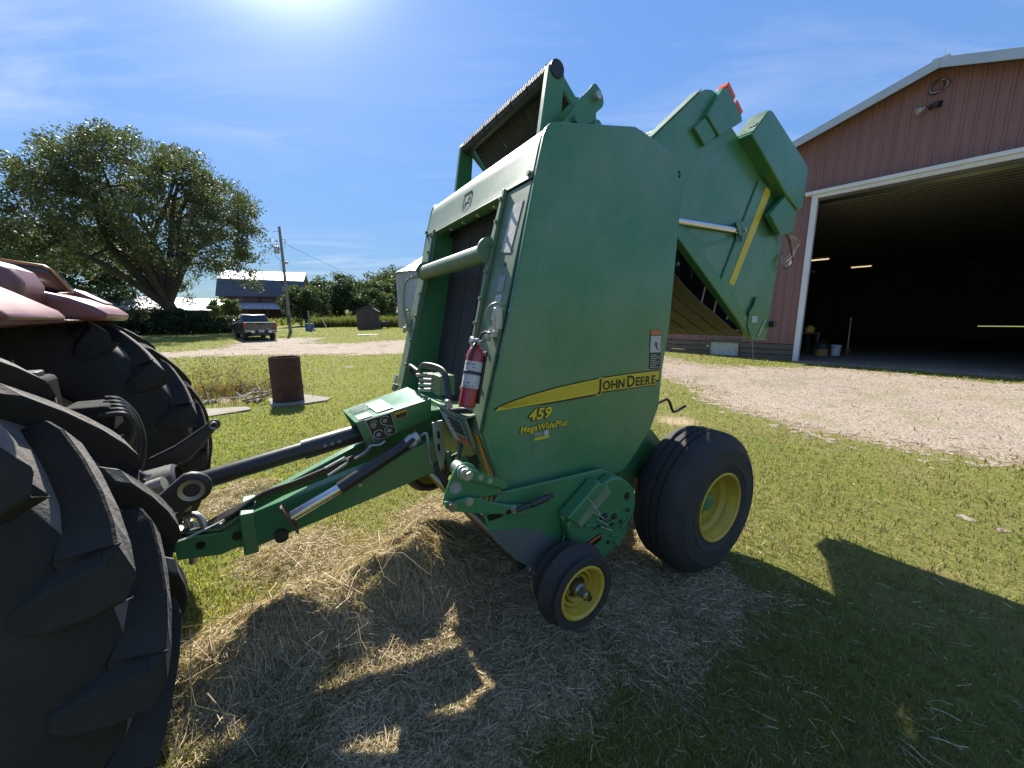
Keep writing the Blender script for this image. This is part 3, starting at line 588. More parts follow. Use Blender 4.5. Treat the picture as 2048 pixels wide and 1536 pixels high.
for (x_, z_) in ((.16, 2.86), (-.40, 2.80), (-.95, 2.52), (-1.05, 2.05), (-.92, 1.66)): MB().tube([(x_, -.555, z_), (x_, .555, z_)], .045, 16).build('gate_roller', 'black_paint', bal)
# belts in the open chamber: the slack lower run (seen from beneath) and the rear run with gaps
CY = [-.55+.1833*k for k in range(7)]
for k in range(6):
    y0, y1 = CY[k]+.012, CY[k+1]-.006
    prof = [(.60, 2.12), (.40, 2.08), (.18, 2.01), (.04, 1.92), (-.14, 1.83), (-.41, 1.715), (-.59, 1.635), (-.79, 1.575), (-.92, 1.60)]  # front end run farther forward to block sun on the tyre
    vs = []
    for x_, z_ in prof: vs += [(x_, y0, z_), (x_, y1, z_)]
    o_ = MB().add(vs, [(2*i, 2*i+2, 2*i+3, 2*i+1) for i in range(len(prof)-1)]).build('chamber_belt', 'belt_brown', bal, ang=0); md = o_.modifiers.new('thick', 'SOLIDIFY'); md.thickness = .008
    vs = []; prof = [(-.95, 1.62), (-1.02, 1.75), (-1.10, 2.05), (-1.04, 2.45), (-.62, 2.72), (-.05, 2.86), (.15, 2.91)]
    for x_, z_ in prof: vs += [(x_, CY[k]+.020, z_), (x_, CY[k+1]-.004, z_)]
    o_ = MB().add(vs, [(2*i, 2*i+2, 2*i+3, 2*i+1) for i in range(len(prof)-1)]).build('chamber_belt', 'belt', bal, ang=0); md = o_.modifiers.new('thick', 'SOLIDIFY'); md.thickness = .008
# diagonal box tube, rod, latch plate, yellow strip
for s_ in (1, -1):
    MB().bar((.34, s_*.565, 2.345), (-.82, s_*.565, 1.595), .075, .10).build('gate_tube', 'green', bal, bevel=.008)
    MB().tube([(.30, s_*.615, 2.308), (-.47, s_*.615, 2.332)], .021, 18).build('gate_cylinder_rod', 'chrome', bal); MB().tube([(1.05, s_*.64, 2.28), (.34, s_*.615, 2.306)], .036, 18).build('gate_cylinder', 'black_paint', bal)
    LP = [(-.70,1.65),(-.71,1.76),(-.76,1.81),(-.79,1.88),(-.85,1.88),(-.87,1.83),(-.93,1.78),(-1.01,1.71),(-1.04,1.64),(-.99,1.54),(-.78,1.545)]
    lp = MB().slabY(LP, s_*.598, s_*.614).build('gate_latch_plate', 'green', bal, bevel=.004)
    MB().bar((-.86, s_*.62, 1.57), (-.95, s_*.62, 1.70), .006, .018).build('latch_bar', 'zinc', lp); MB().box((-.785, s_*.617, 1.705), (.08, .004, .05)).build('label_plate', 'decal_white', lp)
    MB().tube([(-1.05, s_*.52, 1.665), (-1.05, s_*.66, 1.665)], .028, 12).build('latch_roller', 'black_paint', lp)
    cb = MB().slabY([(-.43,2.39),(-.51,2.40),(-.53,2.26),(-.45,2.25)], s_*.590, s_*.600).slabY([(-.36,2.375),(-.52,2.40),(-.53,2.30),(-.42,2.29)], s_*.634, s_*.644).build('cylinder_bracket', 'green', bal, bevel=.003); bolt((-.475, s_*.644, 2.332), (0, s_, 0), .014, .012, cb)
MB().slabY([(.17,2.27),(.12,2.275),(-.10,2.215),(-.38,2.275),(-.37,2.255),(-.10,2.19),(-.02,2.17)], .582, .592).build('gate_gusset', 'green', gl, bevel=.002)
MB().poly([(-.68, .582, 2.72), (-.87, .582, 2.68), (-.46, .582, 1.90), (-.28, .582, 1.94)], (0, .018, 0)).build('gate_stiffener', 'green_side', bal, bevel=.010)
MB().poly([(-.772, .6005, 2.678), (-.832, .6005, 2.668), (-.846, .6005, 2.64), (-.465, .6005, 1.945), (-.398, .6005, 1.965)], (0, .004, 0)).build('yellow_strip', 'decal_yellow', bal)
# rear cover, light box, reflectors
CV = [(-.37,2.92),(-.555,3.105),(-.585,3.122),(-.62,3.118),(-1.19,2.90),(-1.235,2.855),(-1.215,2.58),(-1.165,2.55),(-.915,2.64)]
cv = MB().slabY(CV, .525, .700).build('rear_cover', 'green_side', bal, bevel=.010); MB().slabY(CV, -.700, -.525).build('rear_cover', 'green_side', bal, bevel=.010)
MB().slabY([(-.75,2.47),(-.95,2.632),(-1.165,2.545),(-1.14,2.38),(-.945,2.35)], .625, .680).build('lower_cover', 'green', bal, bevel=.008)
MB().poly([(-.388, .54, 2.943), (-.560, .54, 3.115), (-.560, .697, 3.115), (-.388, .697, 2.943)], (-.004, 0, .004)).build('cover_top', 'green_front', cv)  # thin paler skin: the cover's sunlit top face put into its colour
LB = [(.05,2.95),(-.10,3.145),(-.145,3.16),(-.335,3.035),(-.345,3.01),(-.10,2.865)]
lbx = MB().slabY(LB, .50, .630).build('light_box', 'green_side', bal, bevel=.006); MB().slabY([(.15,2.86),(.045,2.945),(-.085,2.87),(.03,2.785)], .50, .615).build('light_box_foot', 'green', lbx, bevel=.004)
for a, b in (((-.145, 3.172), (-.235, 3.113)), ((-.258, 3.10), (-.335, 3.05))): MB().poly([(a[0], .53, a[1]), (b[0], .53, b[1]), (b[0], .622, b[1]), (a[0], .622, a[1])], (-.018, 0, .028)).build('reflector', 'reflector', lbx, bevel=.004)
MB().poly([(-.43, .62, 2.992), (-.46, .62, 3.022), (-.46, .68, 3.022), (-.43, .68, 2.992)], (-.003, 0, .003)).build('smudge_label', 'decal_grey', cv)
for k in range(4):
    pts = smooth_path([(-1.08, .62, 2.40), (-1.16-.02*k, .64+.02*k, 2.33), (-1.23-.01*k, .65, 2.18+.03*k), (-1.14+.02*k, .64, 2.11+.02*k), (-1.13, .60, 2.24)], 5)
    MB().tube(pts, .007 if k == 0 else .003, 6).build('twine_loop', 'rubber_hose' if k == 0 else 'stick_pale', bal)
MB().tube(smooth_path([(-.78, .60, 1.59), (-.80, .615, 1.50), (-.83, .62, 1.36)], 5), .003, 5).build('hanging_straw', 'stick_pale', bal)
for o_ in [q for q in bpy.data.objects if q not in gate_before and q.type == 'MESH']:      # tailgate enlarged, narrowed and set back to move its cast shadow rearward
    o_.data.transform(Matrix(((1.062, 0, 0, -.151), (0, .83, 0, 0), (0, 0, 1.062, -.105), (0, 0, 0, 1))))
# ---- lettering and decals on the left panel
def decal(xz, mat, name, y=.7265, t=.0012, parent=P0): return MB().slabY(xz, y, y+t).build(name, mat, parent, ang=0)
up = [(1.624,1.293),(1.603,1.308),(1.54,1.324),(1.438,1.344),(1.258,1.368),(.987,1.390),(.75,1.398),(.494,1.399)]
lo = [(.494,1.345),(.53,1.345),(.53,1.318),(.998,1.318),(1.0,1.310),(1.319,1.299)]
decal([(a+ (.012 if i == 0 else 0), b+.006) for i, (a, b) in enumerate(up)]+[(.488,1.40),(.488,1.334),(.52,1.334),(.52,1.312),(1.0,1.310),(1.03,1.299),(1.319,1.290)], 'decal_black', 'stripe_border')  # black printed edge showing round the yellow stripe
st = decal(up+lo, 'decal_yellow', 'yellow_stripe', .7280)
pmat('stripe_dark', (.42, .31, .02), None, 30, .4)
for k in range(5):
    f = (k+1)/6.2; ln = []
    for a, b in up[1:]:
        lo_z = 1.296+.022*sst(1.3, .9, 0)*0 + (1.297 + (1.319-1.297)*max(0, min(1, (1.32-a)/.32)) - 1.296)
        z_ = b-(b-lo_z-.004)*f; ln.append((a-.05*f*(a > 1.2), z_))
    ln = ln[:-2]+[(.76, ln[-2][1])]
    decal([(a, b+.0013) for a, b in ln]+[(a, b-.0013) for a, b in ln[::-1]], 'stripe_dark', 'stripe_line', .7293, .0005, st)
TM = Matrix(((-1, 0, 0, 0), (0, 0, 1, 0), (0, 1, 0, 0), (0, 0, 0, 1)))
def letter(body, x, z, size, y, mat, **k):            # x = left end as read, z = baseline
    me = text_mesh(body, size, **k); me.transform(TM); o_ = put('lettering', me, mat, P0, ang=0); o_.location = (x, y, z); return o_
def word(parts, x, z, width):                         # pieces set side by side, fitted to a width, yellow halo under black
    ms = [(body, size, text_mesh(body, size, ext=.0006, offset=.0022), gap) for body, size, gap in parts]
    tot = sum(max(v.co.x for v in m_[2].vertices)-min(v.co.x for v in m_[2].vertices)+m_[3] for m_ in ms); k = width/tot; cur = 0.
    for body, size, me, gap in ms:
        x0 = min(v.co.x for v in me.vertices); wd_ = max(v.co.x for v in me.vertices)-x0
        for off, y, mat in ((.0085, .7300, 'decal_yellow'), (.0022, .7315, 'decal_black')):
            letter(body, x-(cur-x0)*k, z, size, y, mat, offset=off, ext=.0006, sx=k)
        cur += wd_+gap
word([('J', .090, .010), ('O', .070, .007), ('H', .070, .008), ('N', .070, .020), ('D', .090, .009), ('E', .070, .008), ('E', .070, .008), ('R', .070, .008), ('E', .070, 0)], .998, 1.326, .468)
letter('459', 1.443, 1.222, .075, .7275, 'decal_black', offset=.0060, shear=.25, ext=.0006, space=1.06, sx=1.12); letter('459', 1.441, 1.223, .075, .7290, 'decal_yellow', offset=.0026, shear=.25, ext=.0006, space=1.06, sx=1.12)
letter('MegaWidePlus', 1.491, 1.166, .046, .7275, 'decal_black', offset=.0032, shear=.15, ext=.0006, space=1.05); letter('MegaWidePlus', 1.490, 1.1665, .046, .7290, 'decal_yellow', offset=.0012, shear=.15, ext=.0006, space=1.05)
letter('D&G', 1.405, 1.139, .022, .7275, 'decal_white', offset=.0002, ext=.0006, space=1.15)
decal([(1.345,1.159),(1.318,1.159),(1.318,1.132),(1.345,1.132)], 'decal_white', 'sticker'); decal([(1.405,1.129),(1.315,1.131),(1.315,1.117),(1.405,1.115)], 'decal_yellow', 'sticker')
wd = decal([(.594,1.643),(.496,1.643),(.488,1.412),(.584,1.416)], 'decal_black', 'warning_decal')
decal([(.592,1.641),(.499,1.641),(.497,1.612),(.590,1.612)], 'decal_orange', 'warning_band', .7280, .0008, wd); decal([(.589,1.608),(.498,1.608),(.495,1.510),(.586,1.512)], 'decal_white', 'warning_picture', .7280, .0008, wd)
decal([(.548,1.57),(.538,1.575),(.530,1.562),(.528,1.545),(.512,1.525),(.520,1.522),(.535,1.538),(.545,1.550)], 'decal_black', 'warning_figure', .7292, .0006, wd)
for k in range(4): decal([(.585-.022*k, 1.545+.02*(k % 2)), (.583-.022*k, 1.547+.02*(k % 2)), (.563-.022*k, 1.567-.02*(k % 2)), (.565-.022*k, 1.565-.02*(k % 2))], 'decal_grey', 'warning_figure', .7292, .0006, wd)
for k in range(8): decal([(.578, 1.498-.0105*k), (.578-.05-.03*((k*7) % 3 > 0), 1.498-.0105*k), (.578-.05-.03*((k*7) % 3 > 0), 1.495-.0105*k), (.578, 1.495-.0105*k)], 'decal_white', 'print_line', .7280, .0006, wd)
# ---- lower front: corner cover with amber strip, shelf and warning plate, latches
MB().poly([(1.690, .700, 1.190), (1.606, .700, .930), (1.575, .700, .875), (1.565, .56, .875), (1.62, .50, 1.03), (1.700, .50, 1.205)], (-.012, 0, .003)).build('lower_corner_cover', 'green_dusty', bal, bevel=.004)
MB().poly([(1.6925, .688, 1.180), (1.6215, .688, .962), (1.6215, .658, .962), (1.6925, .658, 1.180)], (.003, 0, -.001)).build('amber_strip', 'decal_amber', bal)
wp = MB().poly([(1.765, .39, 1.262), (1.735, .645, 1.245), (1.700, .665, 1.110), (1.715, .47, 1.100)], (-.012, -.002, .002)).build('shield_plate', 'green_dusty', bal, bevel=.004)
MB().poly([(1.765, .410, 1.250), (1.757, .475, 1.245), (1.715, .545, 1.118), (1.722, .495, 1.115)], (.003, 0, 0)).build('warning_decal', 'decal_white', wp); MB().poly([(1.756, .480, 1.243), (1.740, .615, 1.235), (1.716, .628, 1.145), (1.728, .530, 1.150)], (.003, 0, 0)).build('warning_decal', 'decal_grey', wp)
MB().poly([(1.727, .532, 1.146), (1.715, .628, 1.141), (1.708, .640, 1.116), (1.716, .552, 1.116)], (.003, 0, 0)).build('warning_decal', 'decal_orange', wp)
for k in range(4): MB().poly([(1.758-.006*k, .488+.012*k, 1.232-.018*k), (1.745-.006*k, .606+.006*k, 1.225-.018*k), (1.744-.006*k, .607+.006*k, 1.220-.018*k), (1.757-.006*k, .489+.012*k, 1.227-.018*k)], (.0045, 0, 0)).build('print_line', 'decal_black', wp)
MB().poly([(1.77, .38, 1.265), (1.738, .650, 1.250), (1.62, .60, 1.25), (1.63, .30, 1.255)], (0, 0, .010)).build('shelf', 'green_dusty', bal, bevel=.003)
MB().box((1.60, 0, 1.16), (.10, 1.36, .10)).build('front_crossmember', 'green', bal, bevel=.008)
def latch(s_):
    pr = P0 if s_ > 0 else P1; y_ = s_*.70 if s_ > 0 else -.71
    MB().tube(smooth_path([fpt(y_-.0*s_, 1.76, -.01), fpt(y_-.03*s_, 1.765, -.04), fpt(y_-.06*s_, 1.74, -.055), fpt(y_-.075*s_, 1.69, -.05), fpt(y_-.07*s_, 1.64, -.02)], 5), .006, 8).build('latch_loop', 'green_dusty', pr)
    MB().box(fpt(y_-.02*s_, 1.70, -.02), (.04, .03, .10)).box(fpt(y_-.045*s_, 1.63, -.02), (.05, .05, .03)).build('latch', 'zinc', pr, bevel=.004)
    MB().bar(fpt(y_-.055*s_, 1.655, -.03), fpt(y_-.035*s_, 1.60, -.035), .012, .025).build('latch', 'zinc', pr, bevel=.003)
both(latch)
pts = smooth_path([(1.53, -.70, 2.02), (1.575, -.715, 1.98), (1.60, -.71, 1.86), (1.60, -.70, 1.72)], 6); MB().tube(pts, .007, 8).build('grab_loop', 'green_dusty', P1)
MB().lathe([(.0, 0), (.034, 0), (.036, .012), (.030, .014), (0, .014)], (1.69, -.69, 1.26), (1, 0, .2), 20).build('emblem_disc', 'zinc', P1)
MB().bar((1.70, -.69, 1.22), (1.71, -.70, 1.17), .02, .03).build('tie_ring', 'zinc', P1)
# valve block and hoses behind the gearbox shield
vb = MB().box((1.66, .18, 1.345), (.09, .16, .11)).build('valve_block', 'green_dusty', bal, bevel=.006)
for k in range(4): MB().tube([(1.70, .10+.015*k, 1.30+.03*k), (1.76, .06+.012*k, 1.30+.032*k)], .011, 10).build('valve_fitting', 'zinc', vb)
MB().box((1.74, .12, 1.395), (.10, .018, .018)).build('valve_lever', 'zinc', vb, bevel=.003)
for k in range(4):
    c_ = .012*k
    MB().tube(smooth_path([(1.75, .02+c_, 1.40+c_*.4), (1.76, .14+c_, 1.445+c_*.5), (1.72, .33+c_, 1.43+c_*.4), (1.73, .42+c_, 1.33), (1.745, .45+c_, 1.27), (1.735, .58+c_, 1.275+c_*.5), (1.70, .64, 1.28)], 6), .009, 8).build('hydraulic_hose', ('rubber_hose', 'blue_hose', 'rubber_hose', 'rubber_hose')[k], bal)
MB().tube(smooth_path([(1.74, .02, 1.40), (1.74, -.16, 1.42), (1.70, -.26, 1.36), (1.66, -.22, 1.30)], 6), .010, 8).build('hydraulic_hose', 'rubber_hose', bal)
for k in range(3): MB().tube([(1.742, .44+.012*k, 1.30-.015*k), (1.742, .475+.012*k, 1.30-.015*k)], .014, 10).build('hose_clip', 'zinc', bal)
# ---- gearbox shield and driveline
def ring4(x, y0, y1, z0, z1): return [(x, y0, z0), (x, y1, z0), (x, y1, z1), (x, y0, z1)]
gs_ = MB().add([(2.13, -.30, 1.150), (2.13, .155, 1.178), (1.735, .20, 1.268), (1.735, -.25, 1.268), (2.085, -.28, 1.045), (2.082, .165, 1.048), (1.74, .20, 1.16), (1.74, -.25, 1.16)], [(0, 3, 2, 1), (1, 2, 6, 5), (0, 4, 7, 3), (2, 3, 7, 6)]).build('gearbox_shield', 'green', bal)
md = gs_.modifiers.new('thick', 'SOLIDIFY'); md.thickness = .006; md = gs_.modifiers.new('bev', 'BEVEL'); md.width = .008; md.segments = 2; md.limit_method = 'ANGLE'
def top_pt(u, v): a = V3((2.13, -.30, 1.150)).lerp(V3((2.13, .155, 1.178)), v); b = V3((1.735, -.25, 1.268)).lerp(V3((1.735, .20, 1.268)), v); return a.lerp(b, u)+V3((0, 0, .0045))
def side_pt(u, v): a = V3((2.13, .155, 1.178)).lerp(V3((2.082, .165, 1.048)), v); b = V3((1.735, .20, 1.268)).lerp(V3((1.74, .20, 1.16)), v); return a.lerp(b, u)+V3((0, .0045, 0))
def top_q(u0, u1, v0, v1, mat, name, h=.0015, lift=0): MB().poly([top_pt(u0, v0)+V3((0,0,lift)), top_pt(u1, v0)+V3((0,0,lift)), top_pt(u1, v1)+V3((0,0,lift)), top_pt(u0, v1)+V3((0,0,lift))], (0, 0, h)).build(name, mat, gs_, ang=0)
def side_q(u0, u1, v0, v1, mat, name, h=.0015, lift=0): return MB().poly([side_pt(u0, v0)+V3((0,lift,0)), side_pt(u1, v0)+V3((0,lift,0)), side_pt(u1, v1)+V3((0,lift,0)), side_pt(u0, v1)+V3((0,lift,0))], (0, h, 0)).build(name, mat, gs_, ang=0)
for k in range(3): top_q(.06, .30, .16+.14*k, .21+.14*k, 'decal_black', 'vent_slot')
top_q(.30, .52, .22, .88, 'decal_white', 'warning_decal'); top_q(.05, .22, .70, .96, 'decal_white', 'warning_decal')
for a, b, c_, d_ in ((.32, .40, .30, .52), (.42, .50, .30, .52), (.32, .40, .58, .80), (.42, .50, .58, .80)): top_q(a, b, c_, d_, 'decal_grey', 'warning_picture', .0008, .002)
top_q(.07, .12, .75, .92, 'decal_orange', 'warning_picture', .0008, .002)
side_q(.115, .445, .02, .98, 'decal_white', 'instruction_decal'); side_q(.122, .438, .04, .96, 'decal_black', 'instruction_decal', .0015, .0016)
side_q(.48, .65, .10, .40, 'decal_amber', 'instruction_decal'); side_q(.49, .64, .20, .38, 'decal_black', 'instruction_decal', .0012, .0016)
for (u_, v_) in ((.345, .28), (.205, .74), (.36, .74), (.2, .28)):
    p = side_pt(u_, v_)+V3((0, .003, 0)); rr = .026 if (u_, v_) != (.2, .28) else .02
    MB().lathe([(rr, 0), (rr*.88, 0), (rr*.88, .0012), (rr, .0012)], p, (0.03, 1, 0), 24, loop=True).build('instruction_picture', 'decal_white', gs_)
    MB().poly([p+V3((-.014, 0, -.006)), p+V3((-.004, 0, .010)), p+V3((.012, 0, .006)), p+V3((.014, 0, -.008)), p+V3((.0, 0, -.012))], (0, .0012, 0)).build('instruction_picture', 'decal_grey', gs_)
MB().tube([(2.80, .0, .955), (2.36, .0, 1.030)], .043, 20).build('driveline_guard', 'black_tube', bal); MB().tube([(2.37, .0, 1.029), (2.04, .0, 1.085)], .052, 20).build('driveline_guard', 'black_tube', bal)
MB().tube([(2.04, .0, 1.085), (1.70, .0, 1.12)], .035, 12).build('gearbox_shaft', 'steel', bal); MB().box((1.72, 0, 1.08), (.16, .24, .20)).build('gearbox', 'green', bal, bevel=.02)
for k in range(3): bolt((2.20+.035*k, .052, 1.060-.006*k), (0, 1, 0), .006, .003, None, 'decal_grey', 'hole_plug')
# ---- drawbar tongue
def beam(s_):
    mb = MB(); y_h, y_r = s_*.10, s_*.30
    a = [(2.64, y_h, .780), (2.64, y_h, .600), (1.72, y_r, .885), (1.72, y_r, 1.075)]
    mb.add([a[0], a[1], a[2], a[3]] + [(x, y-s_*.07, z) for x, y, z in a], [(0, 1, 2, 3), (4, 7, 6, 5), (0, 4, 5, 1), (2, 6, 7, 3), (0, 3, 7, 4), (1, 5, 6, 2)])
    return mb.build('tongue_beam', 'green', bal, bevel=.008)
tb = beam(1); beam(-1)
MB().box((2.63, 0, .69), (.06, .23, .21)).build('tongue_plate', 'green', bal, bevel=.006)
HC = [(2.60,.60),(2.60,.79),(2.65,.755),(2.70,.715),(2.745,.705),(2.755,.71),(2.86,.722),(2.91,.735),(2.91,.625),(2.75,.597),(2.69,.612)]
for y0, y1 in ((.050, .066), (-.066, -.050)): MB().slabY(HC, y0, y1).build('hitch_plate', 'green', bal, bevel=.004)
MB().slabY([(2.66, .755), (2.745, .713), (2.905, .738), (2.905, .748), (2.745, .724), (2.67, .768)], -.05, .05).build('hitch_top_plate', 'green_dusty', bal, bevel=.003); MB().slabY([(2.75,.60),(2.905,.628),(2.905,.638),(2.75,.61)], -.05, .05).build('hitch_bottom_plate', 'green', bal, bevel=.003)
MB().tube([(2.865, 0, .56), (2.865, 0, .775)], .018, 14).build('hitch_pin', 'zinc', bal)
MB().tube(smooth_path([(2.865, 0, .77), (2.868, .0, .795), (2.845, .01, .805), (2.82, .03, .80), (2.805, .045, .775), (2.80, .05, .745)], 5), .014, 10).build('pin_handle', 'zinc', bal)
MB().tube([(2.82, .065, .672), (2.82, .072, .672)], .018, 16).tube([(2.68, .065, .675), (2.68, .070, .675)], .022, 16).build('hitch_hole', 'decal_black', bal)
MB().tube([(2.50, .12, .660), (2.50, .165, .660)], .030, 18).tube([(2.50, .163, .660), (2.50, .167, .660)], .020, 18).build('jack_socket', 'black_paint', bal)
# stowed jack along the left beam
J0, J1, J2, J3 = V3((2.455, .235, .785)), V3((2.235, .245, .880)), V3((1.90, .26, 1.052)), V3((1.835, .262, 1.085))
jk = MB().tube([J1, J2], .032, 20).build('jack_tube', 'black_tube', bal); MB().tube([J0, J1+(J2-J1)*.05], .026, 20).build('jack_leg', 'chrome', jk); MB().tube([J2, J3], .034, 20).build('jack_cap', 'zinc', jk); MB().tube([J2+(J3-J2)*.25, J2+(J3-J2)*.6], .0355, 20).build('jack_label', 'decal_white', jk)
d_ = (J0-J1).normalized(); e_ = V3((0, 1, 0)); f_ = d_.cross(e_).normalized()
MB().poly([J0 + e_*a*.045 + f_*b for a, b in ((-1, -.075), (1, -.075), (1, .02), (.8, .075), (-.8, .075), (-1, .02))], d_*.010).build('jack_foot', 'rusty_steel', jk, bevel=.003)
MB().tube(smooth_path([J3+V3((-.01, .0, .0)), J3+V3((-.035, .02, .015)), J3+V3((-.04, .03, -.03)), J3+V3((-.045, .03, -.12)), J3+V3((-.07, .03, -.18))], 5), .008, 8).build('jack_crank', 'zinc', jk)
MB().tube([J2+V3((.05, .036, -.02)), J2+V3((-.03, .036, .035))], .012, 8).build('jack_bracket', 'black_paint', jk)
MB().tube([(2.29, .215, .985), (2.20, .215, 1.022), (2.188, .215, 1.008), (2.192, .215, .992), (2.28, .215, .945)], .007, 8).build('u_handle', 'zinc', bal)
MB().tube(smooth_path([(2.15, .20, 1.0), (2.10, .21, 1.03), (2.07, .215, 1.06), (2.03, .22, 1.06), (2.0, .22, 1.075)], 5), .008, 8).build('hose_guide', 'steel', bal)
for x_, z_ in ((2.42, .78), (2.05, .95), (2.14, .87)): bolt((x_, .155 if x_ > 2.3 else .235, z_), (0, 1, 0), .007, .006)
SPL = [(1.783, 1.170), (1.725, 1.176), (1.716, .99), (1.730, .915), (1.745, .895), (1.772, 1.01)]
sp = MB().slabY(SPL, .325, .340).build('slotted_plate', 'zinc', bal, bevel=.003)
for z_ in (1.105, 1.035): MB().slabY([(1.762, z_+.026), (1.748, z_+.028), (1.744, z_-.024), (1.757, z_-.026)], .3405, .342).build('slot', 'decal_black', sp); bolt((1.754, .342, z_+.03), (0, 1, 0), .010, .006, sp)
MB().bar((1.76, .31, .93), (1.70, .33, .78), .02, .04).build('link_bar', 'black_paint', bal, bevel=.003)
for k in range(5): MB().bar((1.70-.03*k, .30+.05*k, .98+.02*math.sin(k*3)), (1.62-.02*k, .36+.04*k, .84+.03*math.sin(k*5)), .03, .045).build('linkage', 'black_paint' if k % 2 else 'green', bal, bevel=.005)
MB().tube([(1.70, .42, .90), (1.60, .30, 1.06)], .016, 10).build('linkage', 'green_dusty', bal)
MB().box((1.55, 0, .98), (.08, 1.30, .22)).build('lower_crossmember', 'green', bal, bevel=.01)
# hoses lying along the tongue to the tractor
for k in range(5):
    o1 = .014*k; MB().tube(smooth_path([(2.05, -.02+o1, .95+.008*k), (2.38, -.03+o1, .845+.01*k), (2.56, -.03+o1, .815+.008*k), (2.70, -.02+o1*1.2, .775), (2.84, -.02+o1, .722+.004*k), (2.98, -.03+o1*2, .74+.012*k), (3.08, -.04+o1*3, .86+.03*k), (3.16, -.05+o1*3, 1.02)], 6), .010, 8).build('hydraulic_hose', 'rubber_hose', bal)
# ---- pickup
SHT = [(1.72,.84),(1.69,.76),(1.65,.68),(1.54,.55),(1.42,.445),(1.37,.415),(1.25,.36),(1.05,.33),(.91,.36),(.84,.39),(.78,.43),(.75,.51),(.71,.60),(.72,.72),(.78,.78),(.87,.84),(.99,.90),(1.61,.92)]
for y0, y1 in ((.765, .780), (-.780, -.765)): MB().slabY(SHT, y0, y1).build('pickup_end_sheet', 'green', bal, bevel=.005)
CAS = [(1.28,.69),(1.02,.855),(.97,.872),(.90,.855),(.84,.81),(.79,.745),(.775,.69),(.78,.63),(.815,.56),(.85,.48),(.91,.45),(.98,.43),(1.11,.425),(1.20,.50),(1.26,.60)]
cs = MB().slabY(CAS, .782, .845).build('drive_casing', 'green', bal, bevel=.012); MB().slabY(CAS, -.845, -.782).build('drive_casing', 'green', bal, bevel=.012)
MB().slabY([(1.25,.71),(1.03,.850),(.99,.79),(1.20,.655)], .847, .86).build('casing_cover', 'green_dusty', cs, bevel=.006)
MB().slabY([(1.30,.74),(1.10,.88),(1.04,.85),(1.24,.69)], .79, .87).build('guard', 'green', cs, bevel=.008)
bolt((.855, .845, .735), (0, 1, 0), .016, .006, cs, 'black_paint')
for (x0, z0, x1, z1, w_, m_) in ((1.17, .655, .93, .60, .016, 'green'), (1.10, .625, 1.00, .655, .028, 'green'), (1.02, .60, .93, .625, .034, 'green'), (1.05, .645, 1.01, .66, .05, 'black_paint'), (.97, .64, .94, .645, .03, 'black_paint'), (.98, .54, .90, .52, .010, 'green'), (.90, .56, .84, .60, .010, 'green'), (.95, .49, .90, .47, .010, 'green')):
    MB().bar((x0, .852, z0), (x1, .852, z1), .016, w_).build('latch_link', m_, cs, bevel=.003)
for x_, z_ in ((1.085, .632), (.985, .612), (.915, .605), (.99, .50), (.86, .66), (.84, .58)): bolt((x_, .860 if z_ > .6 else .845, z_), (0, 1, 0), .008, .007, cs, 'black_paint')
for s_ in (1, -1): MB().slabY([(1.695,.755),(1.65,.682),(1.54,.553),(1.42,.449),(1.37,.419),(1.29,.385),(1.26,.50),(1.30,.585),(1.40,.665),(1.52,.715),(1.62,.735)], s_*.7803, s_*.7815).build('worn_lower_edge', 'worn_skid', bal)
MB().slabY([(1.20,.535),(1.05,.575),(1.045,.535),(1.195,.495)], .847, .851).build('warning_decal', 'decal_black', cs); MB().slabY([(1.195,.530),(1.160,.540),(1.156,.508),(1.190,.499)], .8515, .853).build('warning_decal', 'decal_white', cs); MB().slabY([(1.155,.545),(1.055,.571),(1.053,.560),(1.153,.532)], .8515, .853).build('warning_decal', 'decal_orange', cs)
CAM = [(1.895,.985),(1.87,1.04),(1.85,1.078),(1.825,1.10),(1.795,1.10),(1.765,1.085),(1.66,.955),(1.60,.915),(1.79,.93),(1.885,.92),(1.905,.94)]
